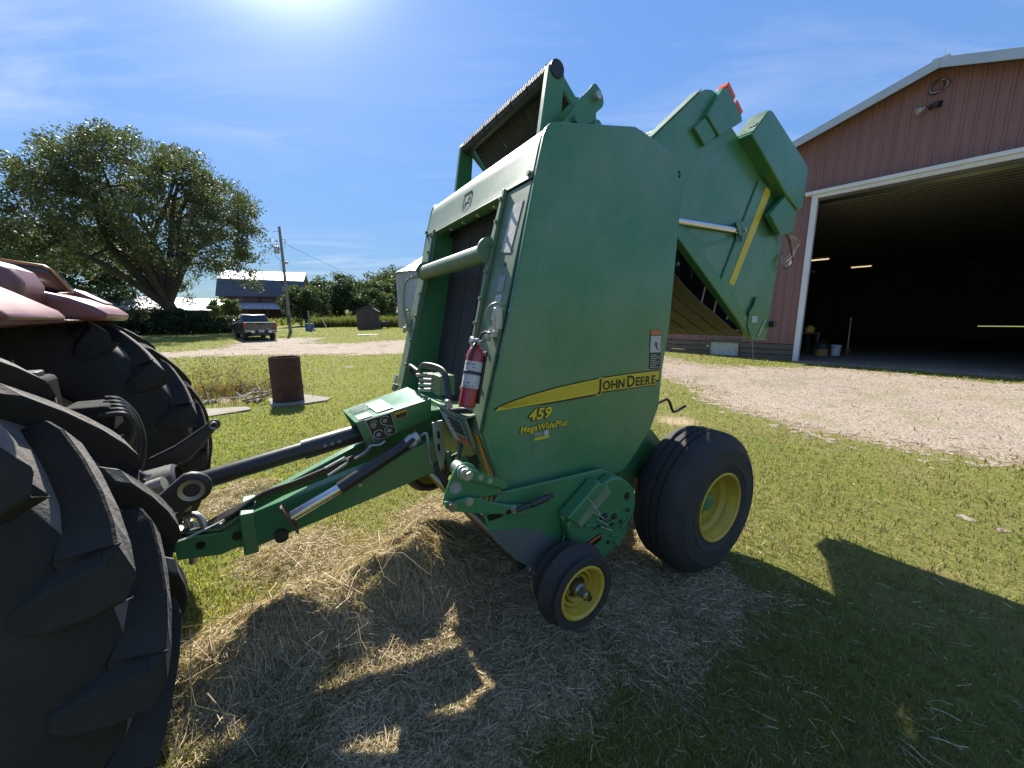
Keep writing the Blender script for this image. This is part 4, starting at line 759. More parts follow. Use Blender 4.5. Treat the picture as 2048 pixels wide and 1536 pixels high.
for s_ in (1, -1):
    MB().slabY(CAM, s_*.770, s_*.785).build('windguard_plate', 'green', bal, bevel=.004)
    MB().slabY([(1.91,.965),(1.905,.935),(1.88,.915),(1.74,.865),(1.60,.822),(1.50,.79),(1.44,.785),(1.46,.83),(1.60,.868),(1.68,.90),(1.76,.942),(1.81,.960),(1.86,.955)], s_*.800, s_*.815).build('windguard_arm', 'green', bal, bevel=.004)
    ca = MB().slabY([(1.835,1.075),(1.80,1.09),(1.775,1.075),(1.62,.985),(1.60,.955),(1.63,.95),(1.80,1.035)], s_*.800, s_*.812).build('lift_arm', 'green', bal, bevel=.004)
    sp_ = MB()
    for k in range(6): sp_.tube([(1.815, s_*(.72+.013*k), 1.066), (1.815, s_*(.729+.013*k), 1.066)], .030, 18)
    sp_.tube([(1.815, s_*.71, 1.066), (1.815, s_*.812, 1.066)], .022, 14).build('spring_roller', 'zinc' if s_ > 0 else 'green', bal); bolt((1.805, s_*.812, 1.060), (0, s_, 0), .018, .014, ca); bolt((1.745, s_*.812, 1.033), (0, s_, 0), .009, .006, ca); bolt((1.70, s_*.812, 1.008), (0, s_, 0), .009, .006, ca)
    bolt((1.85, s_*.785, 1.0), (0, s_, 0), .018, .005, None, 'decal_grey'); bolt((1.80, s_*.815, .938), (0, s_, 0), .013, .010)
    MB().tube([(1.88, s_*.765, .940), (1.88, s_*.83, .940)], .020, 14).build('roller_stub', 'steel', bal); bolt((1.575, s_*.815, .843), (0, s_, 0), .014, .012)
    MB().tube([(1.575, s_*.835, .845), (1.37, s_*.835, .868)], .011, 12).tube([(1.50, s_*.835, .853), (1.40, s_*.835, .864)], .017, 12).build('gas_strut', 'black_tube', bal)
    MB().slabY([(1.70,.83),(1.64,.83),(1.61,.815),(1.63,.80),(1.69,.80)], s_*.7805, s_*.7815).slabY([(1.62,.845),(1.57,.852),(1.575,.83),(1.62,.828)], s_*.8155, s_*.817).build('slot', 'decal_black', bal)
MB().tube([(1.49, -.76, .505), (1.49, .76, .505)], .034, 18).build('windguard_roller', 'black_tube', bal); MB().tube([(1.56, -.76, .60), (1.56, .76, .60)], .020, 12).build('windguard_bar', 'steel', bal)
MB().tube([(1.12, -.74, .47), (1.12, .74, .47)], .13, 20).build('pickup_reel', 'black_paint', bal)
for k in range(24): MB().poly([(1.12+.19*math.cos(R(a)), -.72+.0605*k, .49+.17*math.sin(R(a))) for a in range(-60, 181, 30)] + [(1.12+.175*math.cos(R(a)), -.72+.0605*k, .49+.155*math.sin(R(a))) for a in range(180, -61, -30)], (0, .045, 0)).build('stripper_band', 'green', bal)
for k in range(12): MB().tube([(1.30, -.68+.12*k, .44), (1.37, -.68+.12*k, .34)], .004, 5).build('pickup_tine', 'steel', bal)
MB().slabY([(.74,.80),(1.50,.86),(1.48,.94),(.70,.90)], -.70, .70).build('rotor_housing', 'green', bal)
MB().tube([(1.28, .79, .70), (1.06, .82, .86)], .024, 14).build('spring', 'green', bal)
for k in range(5): MB().tube(smooth_path([(1.18-.03*k, .86, .82-.05*k), (1.16-.035*k, .875, .80-.05*k), (1.12-.03*k, .88, .75-.04*k)], 4), .0022, 5).build('caught_straw', 'stick_pale', bal)
# ---- frame, axle, crank
AX = [(.50,1.02),(.25,.94),(.02,.72),(.10,.56),(.36,.50),(.55,.62),(.62,.85)]
for y0, y1 in ((.48, .52), (-.52, -.48)): MB().slabY(AX, y0, y1).build('axle_plate', 'green', bal, bevel=.006)
MB().box((.05, 0, .50), (.12, 1.16, .12)).build('axle_beam', 'black_paint', bal, bevel=.01)
for s_ in (1, -1):
    MB().bar((.34, s_*.50, .66), (.06, s_*.56, .52), .09, .12).build('axle_arm', 'black_paint', bal, bevel=.012); bolt((.20, s_*.52, .78), (0, s_, 0), .024, .008, None, 'green'); MB().box((.15, s_*.53, .62), (.06, .05, .22)).build('axle_clamp', 'black_paint', bal, bevel=.006)
MB().tube(smooth_path([(.30, .50, 1.10), (.13, .50, 1.13), (.085, .50, 1.137), (.05, .50, 1.11), (.01, .50, 1.045), (-.02, .50, 1.033), (-.06, .50, 1.04), (-.14, .50, 1.06)], 4), .010, 8).build('crank_handle', 'black_paint', bal)
MB().box((.55, 0, 1.0), (.12, 1.30, .12)).build('rear_crossmember', 'green', bal, bevel=.01)
MB().slabY([(.50,1.30),(.46,1.30),(.52,.98),(.70,.86),(.72,.88),(.56,1.0)], -.615, .615).build('floor_sheet', 'green', bal)
def tyre_prof(Rr, rim, w, groove):                    # (r, h): outer sidewall at h = 0, inner at -w
    q_ = (Rr-rim); c = [(rim, -.012), (rim+.02, .0), (rim+q_*.24, .007), (rim+q_*.26, .011), (rim+q_*.29, .011), (rim+q_*.31, .008), (rim+q_*.42, .010), (rim+q_*.58, .007), (rim+q_*.60, .010), (rim+q_*.63, .009), (rim+q_*.66, .004), (Rr-.055, -.016), (Rr-.022, -.042), (Rr-.006, -.070)]
    k = 4
    for i in range(1, k):
        h = -.07-(w-.14)*i/k
        if groove: c += [(Rr, h+.008), (Rr-.013, h+.005), (Rr-.013, h-.005), (Rr, h-.008)]
        else: c += [(Rr, h)]
    c += [(Rr-.006, -w+.07), (Rr-.022, -w+.042), (Rr-.055, -w+.016), (rim+(Rr-rim)*.65, -w-.004), (rim+(Rr-rim)*.35, -w-.01), (rim+.02, -w), (rim, -w+.012), (rim-.015, -w*.5)]
    return c
def wheel(name, x_, y_, z_, s_, Rr, rim, w, groove, hub_d, parent=bal):
    ty = MB().lathe(tyre_prof(Rr, rim, w, groove), (x_, y_, z_), (0, s_, 0), 72, loop=True).build(name, 'tyre', parent, ang=28)
    rm = MB().lathe([(rim+.012, -.006), (rim+.014, .004), (rim+.004, .008), (rim-.006, .0), (rim-.012, -.03), (rim-.022, -.045), (rim-.026, -.075), (rim-.05, -.10), (rim-.055, -hub_d+.02), (rim-.07, -hub_d), (.06, -hub_d), (.06, -hub_d-.02), (rim-.04, -hub_d-.02), (rim-.02, -w+.04), (rim, -w+.01)], (x_, y_, z_), (0, s_, 0), 60).build('rim', 'rim_yellow', ty, ang=30)
    return ty, rm
for s_ in (1, -1):
    ty, rm = wheel('wheel_tyre', .055, s_*.935, .487, s_, .487, .222, .36, True, .155)
    MB().lathe([(.066, -.155), (.066, -.10), (.058, -.08), (.03, -.075), (0, -.075)], (.055, s_*.935, .487), (0, s_, 0), 24).build('hub', 'green', ty)
    for k in range(6):
        a_ = k*math.pi/3+.3; bolt((.055+.105*math.cos(a_), s_*(.935-.154), .487+.105*math.sin(a_)), (0, s_, 0), .012, .018, rm, 'black_paint', 'lug_nut')
gw = ((1.305, 1.0, .424, 1), (1.44, -.86, .47, -1))
for x_, y_, z_, s_ in gw:
    ty, rm = wheel('gauge_wheel_tyre', x_, y_, z_, s_, .207, .122, .155, False, .055)
    for rr, hh in ((.095, -.045), (.07, -.05)): MB().lathe([(rr, hh), (rr-.006, hh+.006), (rr-.014, hh+.004), (rr-.018, hh-.004)], (x_, y_, z_), (0, s_, 0), 40).build('rim_step', 'rim_yellow', rm)
    MB().lathe([(.034, -.06), (.034, -.02), (.028, -.012), (.024, -.012), (.024, .006), (.017, .008), (.017, .022), (0, .022)], (x_, y_, z_), (0, s_, 0), 20).build('hub', 'steel', ty); bolt((x_, y_+s_*.02, z_), (0, s_, 0), .016, .02, ty, 'chrome', 'axle_nut')
    MB().tube([(x_, y_-s_*.04, z_), (x_, y_-s_*.21, z_)], .02, 12).build('gauge_axle', 'black_paint', bal); MB().bar((x_, s_*.80 if s_ > 0 else -.70, z_), (x_-.10, s_*.80 if s_ > 0 else -.70, z_+.24), .012, .06).build('gauge_arm', 'green', bal, bevel=.004)
# ---- fire extinguisher strapped to the front of the baler
Mb = Matrix.Translation((.924, 3.148, 0)) @ Matrix.Rotation(R(-148.35), 4, 'Z')
ext = empty('fire_extinguisher'); p0, p1 = V3((1.735, .665, 1.315)), V3((1.668, .640, 1.580)); zax = (p1-p0).normalized()
Rm = Matrix.Identity(4); xa = V3((1, 0, 0)); xa = (xa-zax*xa.dot(zax)).normalized(); ya = zax.cross(xa)
for i, a_ in enumerate((xa, ya, zax)):
    for j in range(3): Rm[j][i] = a_[j]
ext.matrix_world = Mb @ Matrix.Translation(p0) @ Rm
tag(ext, 'red fire extinguisher with white labels strapped to the front of the baler', 'fire extinguisher')
MB().lathe([(0, 0), (.034, 0), (.039, .006), (.039, .232), (.036, .25), (.027, .267), (.016, .276), (.016, .285), (0, .285)], ax=(0, 0, 1), n=32).build('extinguisher_body', 'red_paint', ext)
MB().lathe([(.0394, .085), (.0396, .0851), (.0396, .146), (.0394, .1461)], ax=(0, 0, 1), n=32).lathe([(.0394, .160), (.0396, .1601), (.0396, .205), (.0394, .2051)], ax=(0, 0, 1), n=32).build('extinguisher_label', 'decal_white', ext)
for k in range(14):
    a_ = .25+.30*(k % 5); z_ = .092+.009*(k//5)*1.6+(.07 if k > 7 else 0); c1, s1 = math.cos(a_), math.sin(a_)
    MB().box((.0398*c1, .0398*s1, z_), (.001, .009, .004), Matrix.Rotation(a_, 3, 'Z')).build('label_print', ('decal_grey', 'decal_black', 'red_paint')[k % 3], ext)
MB().lathe([(.0405, .146), (.042, .147), (.042, .160), (.0405, .161)], ax=(0, 0, 1), n=32).build('extinguisher_strap', 'black_paint', ext); MB().box((-.044, 0, .14), (.012, .05, .24)).build('extinguisher_bracket', 'black_paint', ext, bevel=.003)
MB().lathe([(.014, .283), (.018, .287), (.018, .305), (.012, .312), (0, .312)], ax=(0, 0, 1), n=16).box((.004, 0, .30), (.05, .022, .018)).build('extinguisher_valve', 'zinc', ext, bevel=.003)
MB().tube(smooth_path([(-.005, .01, .312), (-.005, .022, .332), (-.01, .05, .342), (-.012, .078, .334)], 5), .006, 8).build('extinguisher_handle', 'black_paint', ext); MB().tube(smooth_path([(.0, .01, .30), (.0, .035, .295), (.0, .06, .300), (.0, .07, .31)], 5), .005, 8).build('extinguisher_lever', 'steel', ext)
MB().lathe([(0, 0), (.019, 0), (.019, .012), (0, .012)], (.01, -.026, .302), (.6, -.8, .1), 20).build('pressure_gauge', 'white_paint', ext)
MB().tube([(.018+.012*math.cos(t), .040+.014*math.sin(t), .300) for t in [i*.5 for i in range(14)]], .0018, 6).build('safety_pin', 'chrome', ext)
MB().tube(smooth_path([(.012, .016, .29), (.028, .03, .27), (.036, .03, .23), (.036, .028, .205)], 5), .007, 8).build('extinguisher_hose', 'rubber_hose', ext)
# ---------------------------------------------------------------- tractor (x forward, y left, z up, origin under its rear axle)
tp_ = Mb @ V3((3.735, 0, 0)); TR = R(-148.35+4.13)
trac = empty('tractor', tp_, TR)
tag(trac, 'faded red farm tractor with big ribbed rear tyres and black rear linkage', 'tractor')
Mt_inv = (Matrix.Translation(tp_) @ Matrix.Rotation(TR, 4, 'Z')).inverted()
def tl(p): return Mt_inv @ (Mb @ V3(p))              # a point given on the baler's axes -> tractor axes
TRR, TW, CARC = .925, .50, .868
def tprof():
    h = TW/2; half = [(.54, h-.015), (.56, h-.002), (.62, h+.012), (.70, h+.016), (.77, h+.006), (.825, h-.018), (.850, h-.05), (.862, h-.10), (.868, h-.18), (.870, 0)]
    return half + [(r_, -y) for r_, y in half[-2::-1]] + [(.52, -h+.06), (.52, h-.06)]
def rbase(y):
    a = abs(y); h = TW/2
    for (r0, y0), (r1, y1) in zip([(.870, 0), (.868, h-.18), (.862, h-.10), (.850, h-.05), (.825, h-.018)], [(.868, h-.18), (.862, h-.10), (.850, h-.05), (.825, h-.018), (.77, h+.006)]):
        if y0 <= a <= y1: return r0+(r1-r0)*(a-y0)/(y1-y0)
    return .77
def lug_mesh(sd):
    # stations from just past the centre line out to the shoulder and down the side wall: (y, top radius, base radius, half width top, half width base, angle)
    H_ = TW/2; st = [(-.015, .916, .850, .029, .044, -.6), (.02, .930, .850, .030, .046, 1.6), (.08, .931, .850, .031, .047, 6.2), (.145, .930, .846, .033, .050, 11.2), (.20, .927, .840, .038, .056, 15.4), (H_-.006, .921, .825, .045, .066, 18.6)]
    vs = []; fs = []
    for y, rt, rb, wt, wb, an in st:
        for r_, w_ in ((rb, -wb), (rt, -wt), (rt, wt), (rb, wb)):
            a = R(an)+w_/r_; vs.append((r_*math.cos(a), sd*y, r_*math.sin(a)))
    a0 = R(20.2)                                        # shoulder block running down the side wall
    for r_, y, w_ in ((.895, H_+.010, .050), (.83, H_+.024, .048), (.775, H_+.026, .038), (.735, H_+.018, .020)):
        for q, yy in ((-w_*1.55, y-.05), (-w_, y), (w_, y), (w_*1.55, y-.05)): a = a0+q/r_; vs.append((r_*math.cos(a), sd*yy, r_*math.sin(a)))
    n = len(vs)//4
    for i in range(n-1):
        for j in range(3): fs.append((4*i+j, 4*i+j+1, 4*i+j+5, 4*i+j+4))
        fs.append((4*i+3, 4*i, 4*i+4, 4*i+7))
    fs += [(0, 3, 2, 1), (4*n-4, 4*n-3, 4*n-2, 4*n-1)]
    return MB().add(vs, fs)
lugs = {}
for sd in (1, -1):
    o_ = lug_mesh(sd).build('tread_lug', 'tractor_tyre', None, bevel=.006, ang=0); lugs[sd] = o_.data; o_.data.materials.append(M['tread_worn'])
    for p_ in o_.data.polygons:
        c_ = p_.center; rr_ = math.hypot(c_.x, c_.z)
        if rr_ > .895 and abs(p_.normal.x*c_.x+p_.normal.z*c_.z)/rr_ > .85: p_.material_index = 1
    bpy.data.objects.remove(o_)
NL = 19
for s_ in (1, -1):
    ty = MB().lathe(tprof(), (0, 0, 0), (0, 1, 0), 96, loop=True).build('rear_tyre', 'tractor_tyre', trac, ang=40); ty.location = (0, s_*.90, .92); ty.data.materials.append(M['tread_worn'])
    for p_ in ty.data.polygons:
        if math.hypot(p_.center.x, p_.center.z) > .845: p_.material_index = 1
    for sd in (1, -1):
        for k in range(NL):
            o_ = put('tread_lug', lugs[sd], None, ty, bevel=.0045, ang=0, seg=1); o_.rotation_euler = (0, -R(360/NL*(k+(.5 if sd > 0 else 0))+4), 0)
    rm = MB().lathe([(.56, .225), (.565, .235), (.55, .238), (.535, .215), (.52, .16), (.50, .12), (.45, .02*s_+.02), (.18, .06*s_), (.0, .06*s_)], (0, 0, 0), (0, 1, 0), 64).build('rear_rim', 'white_paint', ty)
    MB().lathe([(.56, -.225), (.565, -.235), (.55, -.238), (.535, -.215), (.52, -.16), (.51, .16)], (0, 0, 0), (0, 1, 0), 64).build('rear_rim', 'white_paint', ty)
    MB().lathe([(0, .16), (.10, .16), (.13, .12), (.15, .02)], (0, 0, 0), (0, s_, 0), 24).build('hub', 'black_paint', ty)
MB().tube([(0, -.85, .92), (0, .85, .92)], .13, 20).build('rear_axle', 'black_paint', trac)
# fenders
def fender(prof, y0, y1, name, bev=.03, mat='tractor_red', seg=4): return MB().slabY(prof, y0, y1).build(name, mat, trac, bevel=bev, seg=seg)
nx = -.765
NF = [(nx-.035, 1.700), (nx-.02, 1.722), (nx+.045, 1.765), (nx+.20, 1.86), (nx+.50, 1.975), (nx+.9, 2.0), (nx+1.5, 1.93), (nx+1.5, 1.89), (nx+.9, 1.93), (nx+.50, 1.90), (nx+.22, 1.80), (nx+.06, 1.690)]
fender(NF, .84, 1.16, 'fender', .018)
FF = [(x_+.085, z_) for x_, z_ in ((-.690, 1.708), (-.682, 1.738), (-.64, 1.775), (-.56, 1.815), (-.41, 1.858), (-.15, 1.93), (.2, 1.98), (.8, 1.95), (.8, 1.90), (.2, 1.92), (-.15, 1.85), (-.40, 1.70), (-.66, 1.695))]
ff_ = fender(FF, -1.12, -.58, 'fender', .035)
fender([(-.54, 1.79), (-.42, 1.87), (-.22, 1.93), (-.20, 1.90), (-.37, 1.83)], -1.16, -.95, 'fender_crest', .02)
BL = [(-.345, 1.70), (-.40, 1.78), (-.408, 1.86), (-.385, 1.92), (-.33, 1.952), (-.20, 1.978), (.25, 2.02), (.25, 1.66), (-.30, 1.665)]
fender(BL, -.62, -.30, 'cab_corner', .06, seg=5)
fender([(-.52, 1.700), (-.505, 1.69), (-.2, 1.66), (.2, 1.66), (.2, 1.72), (-.2, 1.72)], -.60, -.34, 'fender_skirt', .012)
lmp = MB().slabY([(-.452, 1.845), (-.395, 1.955), (-.375, 1.968), (-.24, 1.985), (-.22, 1.84)], -.86, -.74).build('fender_lamp', 'dark_glass', trac, bevel=.012)
MB().tube([(-.458, -.735, 1.842), (-.42, -.735, 1.915), (-.398, -.735, 1.955), (-.375, -.735, 1.972), (-.24, -.735, 1.99)], .006, 8).build('lamp_rim', 'amber_trim', lmp)
# rear housing, brackets, remotes
MB().box((-.10, 0, .98), (.60, .46, .62)).build('transmission_housing', 'matte_black', trac, bevel=.04)
MB().box((-.36, .02, 1.36), (.30, .30, .24)).build('remote_valve_block', 'matte_black', trac, bevel=.02)
MB().box((-.35, .02, 1.490), (.24, .32, .014)).build('valve_cover', 'black_paint', trac, bevel=.004); MB().box((-.49, .06, 1.497), (.05, .08, .02)).build('cover_lug', 'black_paint', trac, bevel=.004)
for k in range(2): MB().tube(smooth_path([(-.28, .12-.04*k, 1.50), (-.34, .14-.04*k, 1.525), (-.42, .15-.04*k, 1.51), (-.44, .15-.04*k, 1.46)], 5), .007, 8).build('remote_line', 'zinc', trac)
for k in range(3): bolt((-.512, .05+.03*k, 1.44-.02*k), (-1, 0, 0), .008, .012, trac, 'zinc')
MB().tube([(-.38, .16, 1.56), (-.30, .20, 1.64)], .02, 10).tube([(-.30, .20, 1.64), (-.26, .20, 1.63)], .03, 10).build('lever', 'zinc', trac)
MB().box((-.62, .02, 1.30), (.14, .20, .12)).build('coupler_block', 'matte_black', trac, bevel=.015)
for k in range(5):
    o1 = .035*k
    pts = smooth_path([(-.66, -.02+o1, 1.37-.012*k), (-.70-.01*k, -.0+o1, 1.36-.01*k), (-.745, .01+o1*.8, 1.28-.01*k), (-.755+.012*k, .02+o1*.6, 1.15), (-.72+.01*k, .01+o1*.4, 1.03), (-.66, -.02+o1*.4, .98-.02*k)], 6)
    MB().tube(pts, .011 if k else .012, 8).build('remote_hose', 'rubber_hose', trac)
for k in range(3): MB().tube(smooth_path([(-.70+.02*k, .06, 1.07-.02*k), (-.74, .10+.02*k, 1.05), (-.79, .10, 1.03-.02*k), (-.78, .06, .99), (-.72, .05, 1.0-.015*k)], 5), .004, 6).build('wire', 'stick_pale' if k == 0 else 'zinc', trac)
MB().bar((-.58, .12, 1.22), (-.76, .16, 1.04), .02, .05).build('link_plate', 'black_paint', trac, bevel=.004); MB().bar((-.45, .24, 1.25), (-.74, .26, 1.00), .03, .03).build('lift_rod', 'steel', trac)
MB().tube([(-.70, .18, .985), (-.83, .20, 1.02)], .032, 14).build('top_link_cylinder', 'zinc', trac)
# lower lift arms with ball ends, drawbar, pto
def arm(poly, y_, t, ball, r_):
    pts = [tl((x_, y_, z_)) for x_, z_ in poly]; o_ = MB().poly(pts, (0, t, 0)).build('lift_arm', 'black_paint', trac, bevel=.012)
    b_ = tl((ball[0], y_, ball[1]))+V3((0, t/2, 0)); MB().lathe([(r_*.42, -.030), (r_*.66, -.034), (r_*.66, .034), (r_*.42, .030)], b_, (0, 1, 0), 28, loop=True).build('ball_end', 'steel', o_)
    return o_
circ = lambda c, r_, a0, a1, n=9: [(c[0]+r_*math.cos(R(a0+(a1-a0)*i/(n-1))), c[1]+r_*math.sin(R(a0+(a1-a0)*i/(n-1)))) for i in range(n)]
arm([(3.30, .90), (3.10, 1.03), (2.95, 1.045), (2.86, 1.06)] + circ((2.765, 1.065), .062, 70, 260) + [(2.79, .99), (2.83, .93), (2.875, .86), (2.93, .83), (3.10, .80), (3.30, .78)], .36, .04, (2.765, 1.065), .062)
arm([(3.35, .86), (3.06, .99), (2.95, 1.04), (2.83, 1.12)] + circ((2.775, 1.132), .030, 80, 260) + [(2.84, 1.01), (2.90, .95), (3.06, .90), (3.35, .77)], -.42, .04, (2.775, 1.132), .030)
for a_, b_, w_ in (((2.88, .30, .93), (2.93, .30, .62), .05), ((2.90, .28, .80), (3.25, .20, .60), .06), ((2.93, .10, .98), (3.10, .10, .75), .05), ((2.95, -.30, .95), (3.2, -.2, .65), .06)): MB().bar(tl(a_), tl(b_), w_, .07).build('hitch_frame', 'black_paint', trac, bevel=.012)
MB().bar(tl((2.83, 0, .682)), tl((3.55, 0, .66)), .095, .05).build('drawbar', 'rusty_steel', trac, bevel=.01)
MB().lathe([(.10, 0), (.115, -.01), (.125, -.16), (.115, -.17), (.09, -.02)], tl((2.86, 0, .945)), (-.98, 0, .2), 24).build('pto_shield', 'black_paint', trac); MB().tube([tl((2.80, 0, .955)), tl((3.3, 0, .91))], .03, 14).build('pto_shaft', 'steel', trac)
MB().tube(smooth_path([tl((2.90, .30, .86)), tl((2.86, .25, .80)), tl((2.78, .12, .77)), tl((2.72, .05, .765))], 5), .005, 6).build('breakaway_cable', 'zinc', trac)
# the rest of the tractor, ahead of the rear axle
for y0 in (-.66, .60): MB().slabY([(.12, 1.40), (.12, 2.75), (.20, 2.75), (.20, 1.40)], y0, y0+.06).slabY([(1.35, 1.40), (1.25, 2.75), (1.32, 2.75), (1.43, 1.40)], y0, y0+.06).build('cab_pillar', 'black_paint', trac, bevel=.01)
MB().slabY([(.10, 1.0), (.10, 1.45), (1.45, 1.45), (1.45, .95)], -.62, .62).build('cab_base', 'tractor_red', trac, bevel=.04); MB().slabY([(0, 2.76), (-.02, 2.90), (.1, 2.97), (1.35, 2.97), (1.48, 2.86), (1.45, 2.76)], -.75, .75).build('cab_roof', 'tractor_red', trac, bevel=.05)
MB().box((.80, 0, 2.10), (.9, 1.18, 1.24)).build('cab_glass', 'dark_glass', trac, bevel=.02)
MB().slabY([(1.5, 1.05), (1.5, 1.85), (2.6, 1.78), (3.25, 1.62), (3.35, 1.45), (3.35, 1.0)], -.38, .38).build('engine_hood', 'tractor_red', trac, bevel=.05); MB().box((2.3, 0, .85), (2.0, .42, .40)).build('engine_block', 'black_paint', trac, bevel=.03); MB().box((.75, 0, .85), (1.4, .5, .3)).build('underbody', 'black_paint', trac, bevel=.03)
for s_ in (1, -1):
    ft = MB().lathe([(.36, .14), (.42, .17), (.58, .16), (.66, .13), (.68, .06), (.68, -.06), (.66, -.13), (.58, -.16), (.42, -.17), (.36, -.14)], (0, 0, 0), (0, 1, 0), 48, loop=True).build('front_tyre', 'tractor_tyre', trac); ft.location = (2.85, s_*.85, .68)
    MB().lathe([(.38, .12), (.36, .10), (.30, .02), (.1, .06), (0, .06)], (0, 0, 0), (0, s_, 0), 40).build('front_rim', 'white_paint', ft)
MB().tube([(2.85, -.8, .68), (2.85, .8, .68)], .08, 14).build('front_axle', 'black_paint', trac)
# ---------------------------------------------------------------- trees and shrubs
def rng(s): return np.random.default_rng(s)
def leaf_cloud(centers, radii, per, size, cols, seed, flat=.8):
    """many small folded leaf faces spread round clump centres; returns verts, tris, per-vertex colour"""
    r = rng(seed); n = len(centers)*per
    c = np.repeat(np.asarray(centers), per, 0); rad = np.repeat(np.asarray(radii), per)[:, None]
    d = r.normal(size=(n, 3)); d /= np.linalg.norm(d, axis=1, keepdims=True); d *= rad*(r.random((n, 1))**.45); d[:, 2] *= flat
    p = c+d; s = size*(.6+.8*r.random((n, 1)))
    a = r.normal(size=(n, 3)); a /= np.linalg.norm(a, axis=1, keepdims=True); b = np.cross(a, r.normal(size=(n, 3))); b /= np.linalg.norm(b, axis=1, keepdims=True)
    v = np.stack([p-a*s, p+b*s*.55, p+a*s, p-b*s*.55], 1).reshape(-1, 3)
    f = np.arange(n*4).reshape(-1, 4)
    cl = np.asarray(cols); tone = np.repeat(r.random(len(centers)), per)*.6+r.random(n)*.4
    col = cl[0]*(1-tone[:, None])+cl[1]*tone[:, None]; yel = r.random(n) < .04; col[yel] = col[yel]*[1.6, 1.3, .8]
    return v, f, np.repeat(col, 4, 0)
def cloud_obj(name, v, f, col, parent, mat='leaf'):
    me = np_mesh(name, v, f); point_attr(me, 'tint', col); return put(name, me, mat, parent, ang=0)
OAK = ((.062, .078, .038), (.115, .135, .062)); DARK = ((.036, .058, .025), (.070, .100, .038)); MID = ((.055, .088, .030), (.105, .140, .048)); PALE = ((.085, .112, .046), (.150, .180, .082))
def tree(name, label, x, y, h, rx, ry, rz, cz, cols, seed, trunk_r, n_limb=7, clumps=150, per=60, leaf=.16, off=(0, 0), group=None, skirt=0., z0=None, crad=None):
    rr = random.Random(seed); g = rng(seed); base = V3((x, y, tz(x, y) if z0 is None else z0)); t = empty(name, base); tag(t, label, 'tree', group)
    fork = h*.16; wood = MB(); top = V3((off[0]*.3, off[1]*.3, fork))
    wood.tube([(0, 0, -.3), (0, 0, .1), (trunk_r*.1, 0, fork*.5), top], [trunk_r*1.5, trunk_r*1.15, trunk_r*.92, trunk_r*.85], 12)
    ends = []
    for k in range(n_limb):
        az = 2*math.pi*k/n_limb+rr.uniform(-.3, .3); el = rr.uniform(.05, 1.0) if k % 3 else rr.uniform(.7, 1.3)
        tip = V3((off[0]+rx*.86*math.cos(az)*math.cos(el), off[1]+ry*.86*math.sin(az)*math.cos(el), cz+rz*.80*math.sin(el)*rr.uniform(.8, 1)-rz*.25*(el < .4)))
        m1 = top.lerp(tip, .33)+V3((rr.uniform(-.1, .1), rr.uniform(-.1, .1), .05))*h; m2 = top.lerp(tip, .68)+V3((rr.uniform(-.06, .06), rr.uniform(-.06, .06), .04))*h
        pts = smooth_path([top-V3((0, 0, fork*.15)), m1, m2, tip], 4); nn = len(pts)
        wood.tube(pts, [trunk_r*(.52*(1-i/nn)+.05) for i in range(nn)], 7)
        for j in range(7):
            q = pts[int(nn*(.30+.68*j/7))]; dr = V3((rr.gauss(0, 1), rr.gauss(0, 1), rr.gauss(.25, .7))).normalized(); l = h*rr.uniform(.10, .24)
            e = q+dr*l; wood.tube(smooth_path([q, q+dr*l*.5+V3((0, 0, l*.08)), e], 3), [trunk_r*.15*(1-.14*i)+.01 for i in range(7)], 5); ends += [e, q+dr*l*.6]
        ends.append(tip)
    wood.build('trunk', 'bark', t, ang=60)
    # clumps on the shell of a lumpy ellipsoid plus round the branch ends
    d = g.normal(size=(clumps*3, 3)); d /= np.linalg.norm(d, axis=1, keepdims=True); d = d[d[:, 2] > -.55-skirt][:clumps]
    lump = .80+.30*fbm(d[:, 0]*2+seed, d[:, 1]*2+d[:, 2]*1.7, 1.3, seed % 40, 3)
    c = d*np.array([rx, ry, rz])*(lump*(.58+.42*g.random(len(d))**.5))[:, None]+[off[0], off[1], cz]
    c = np.concatenate([c, np.array([tuple(e) for e in ends])]); rad = (crad or .115*h)*(.55+.75*g.random(len(c)))
    cloud_obj('crown', *leaf_cloud(c, rad, per, leaf, cols, seed), t); return t
tree('oak_tree', 'huge spreading oak tree rising behind the dark hedge', -36.4, 41.5, 19.5, 11.6, 10.5, 9.3, 10.4, OAK, 11, .66, 13, 470, 125, .130, (-1.9, .4), crad=1.2, skirt=.0)
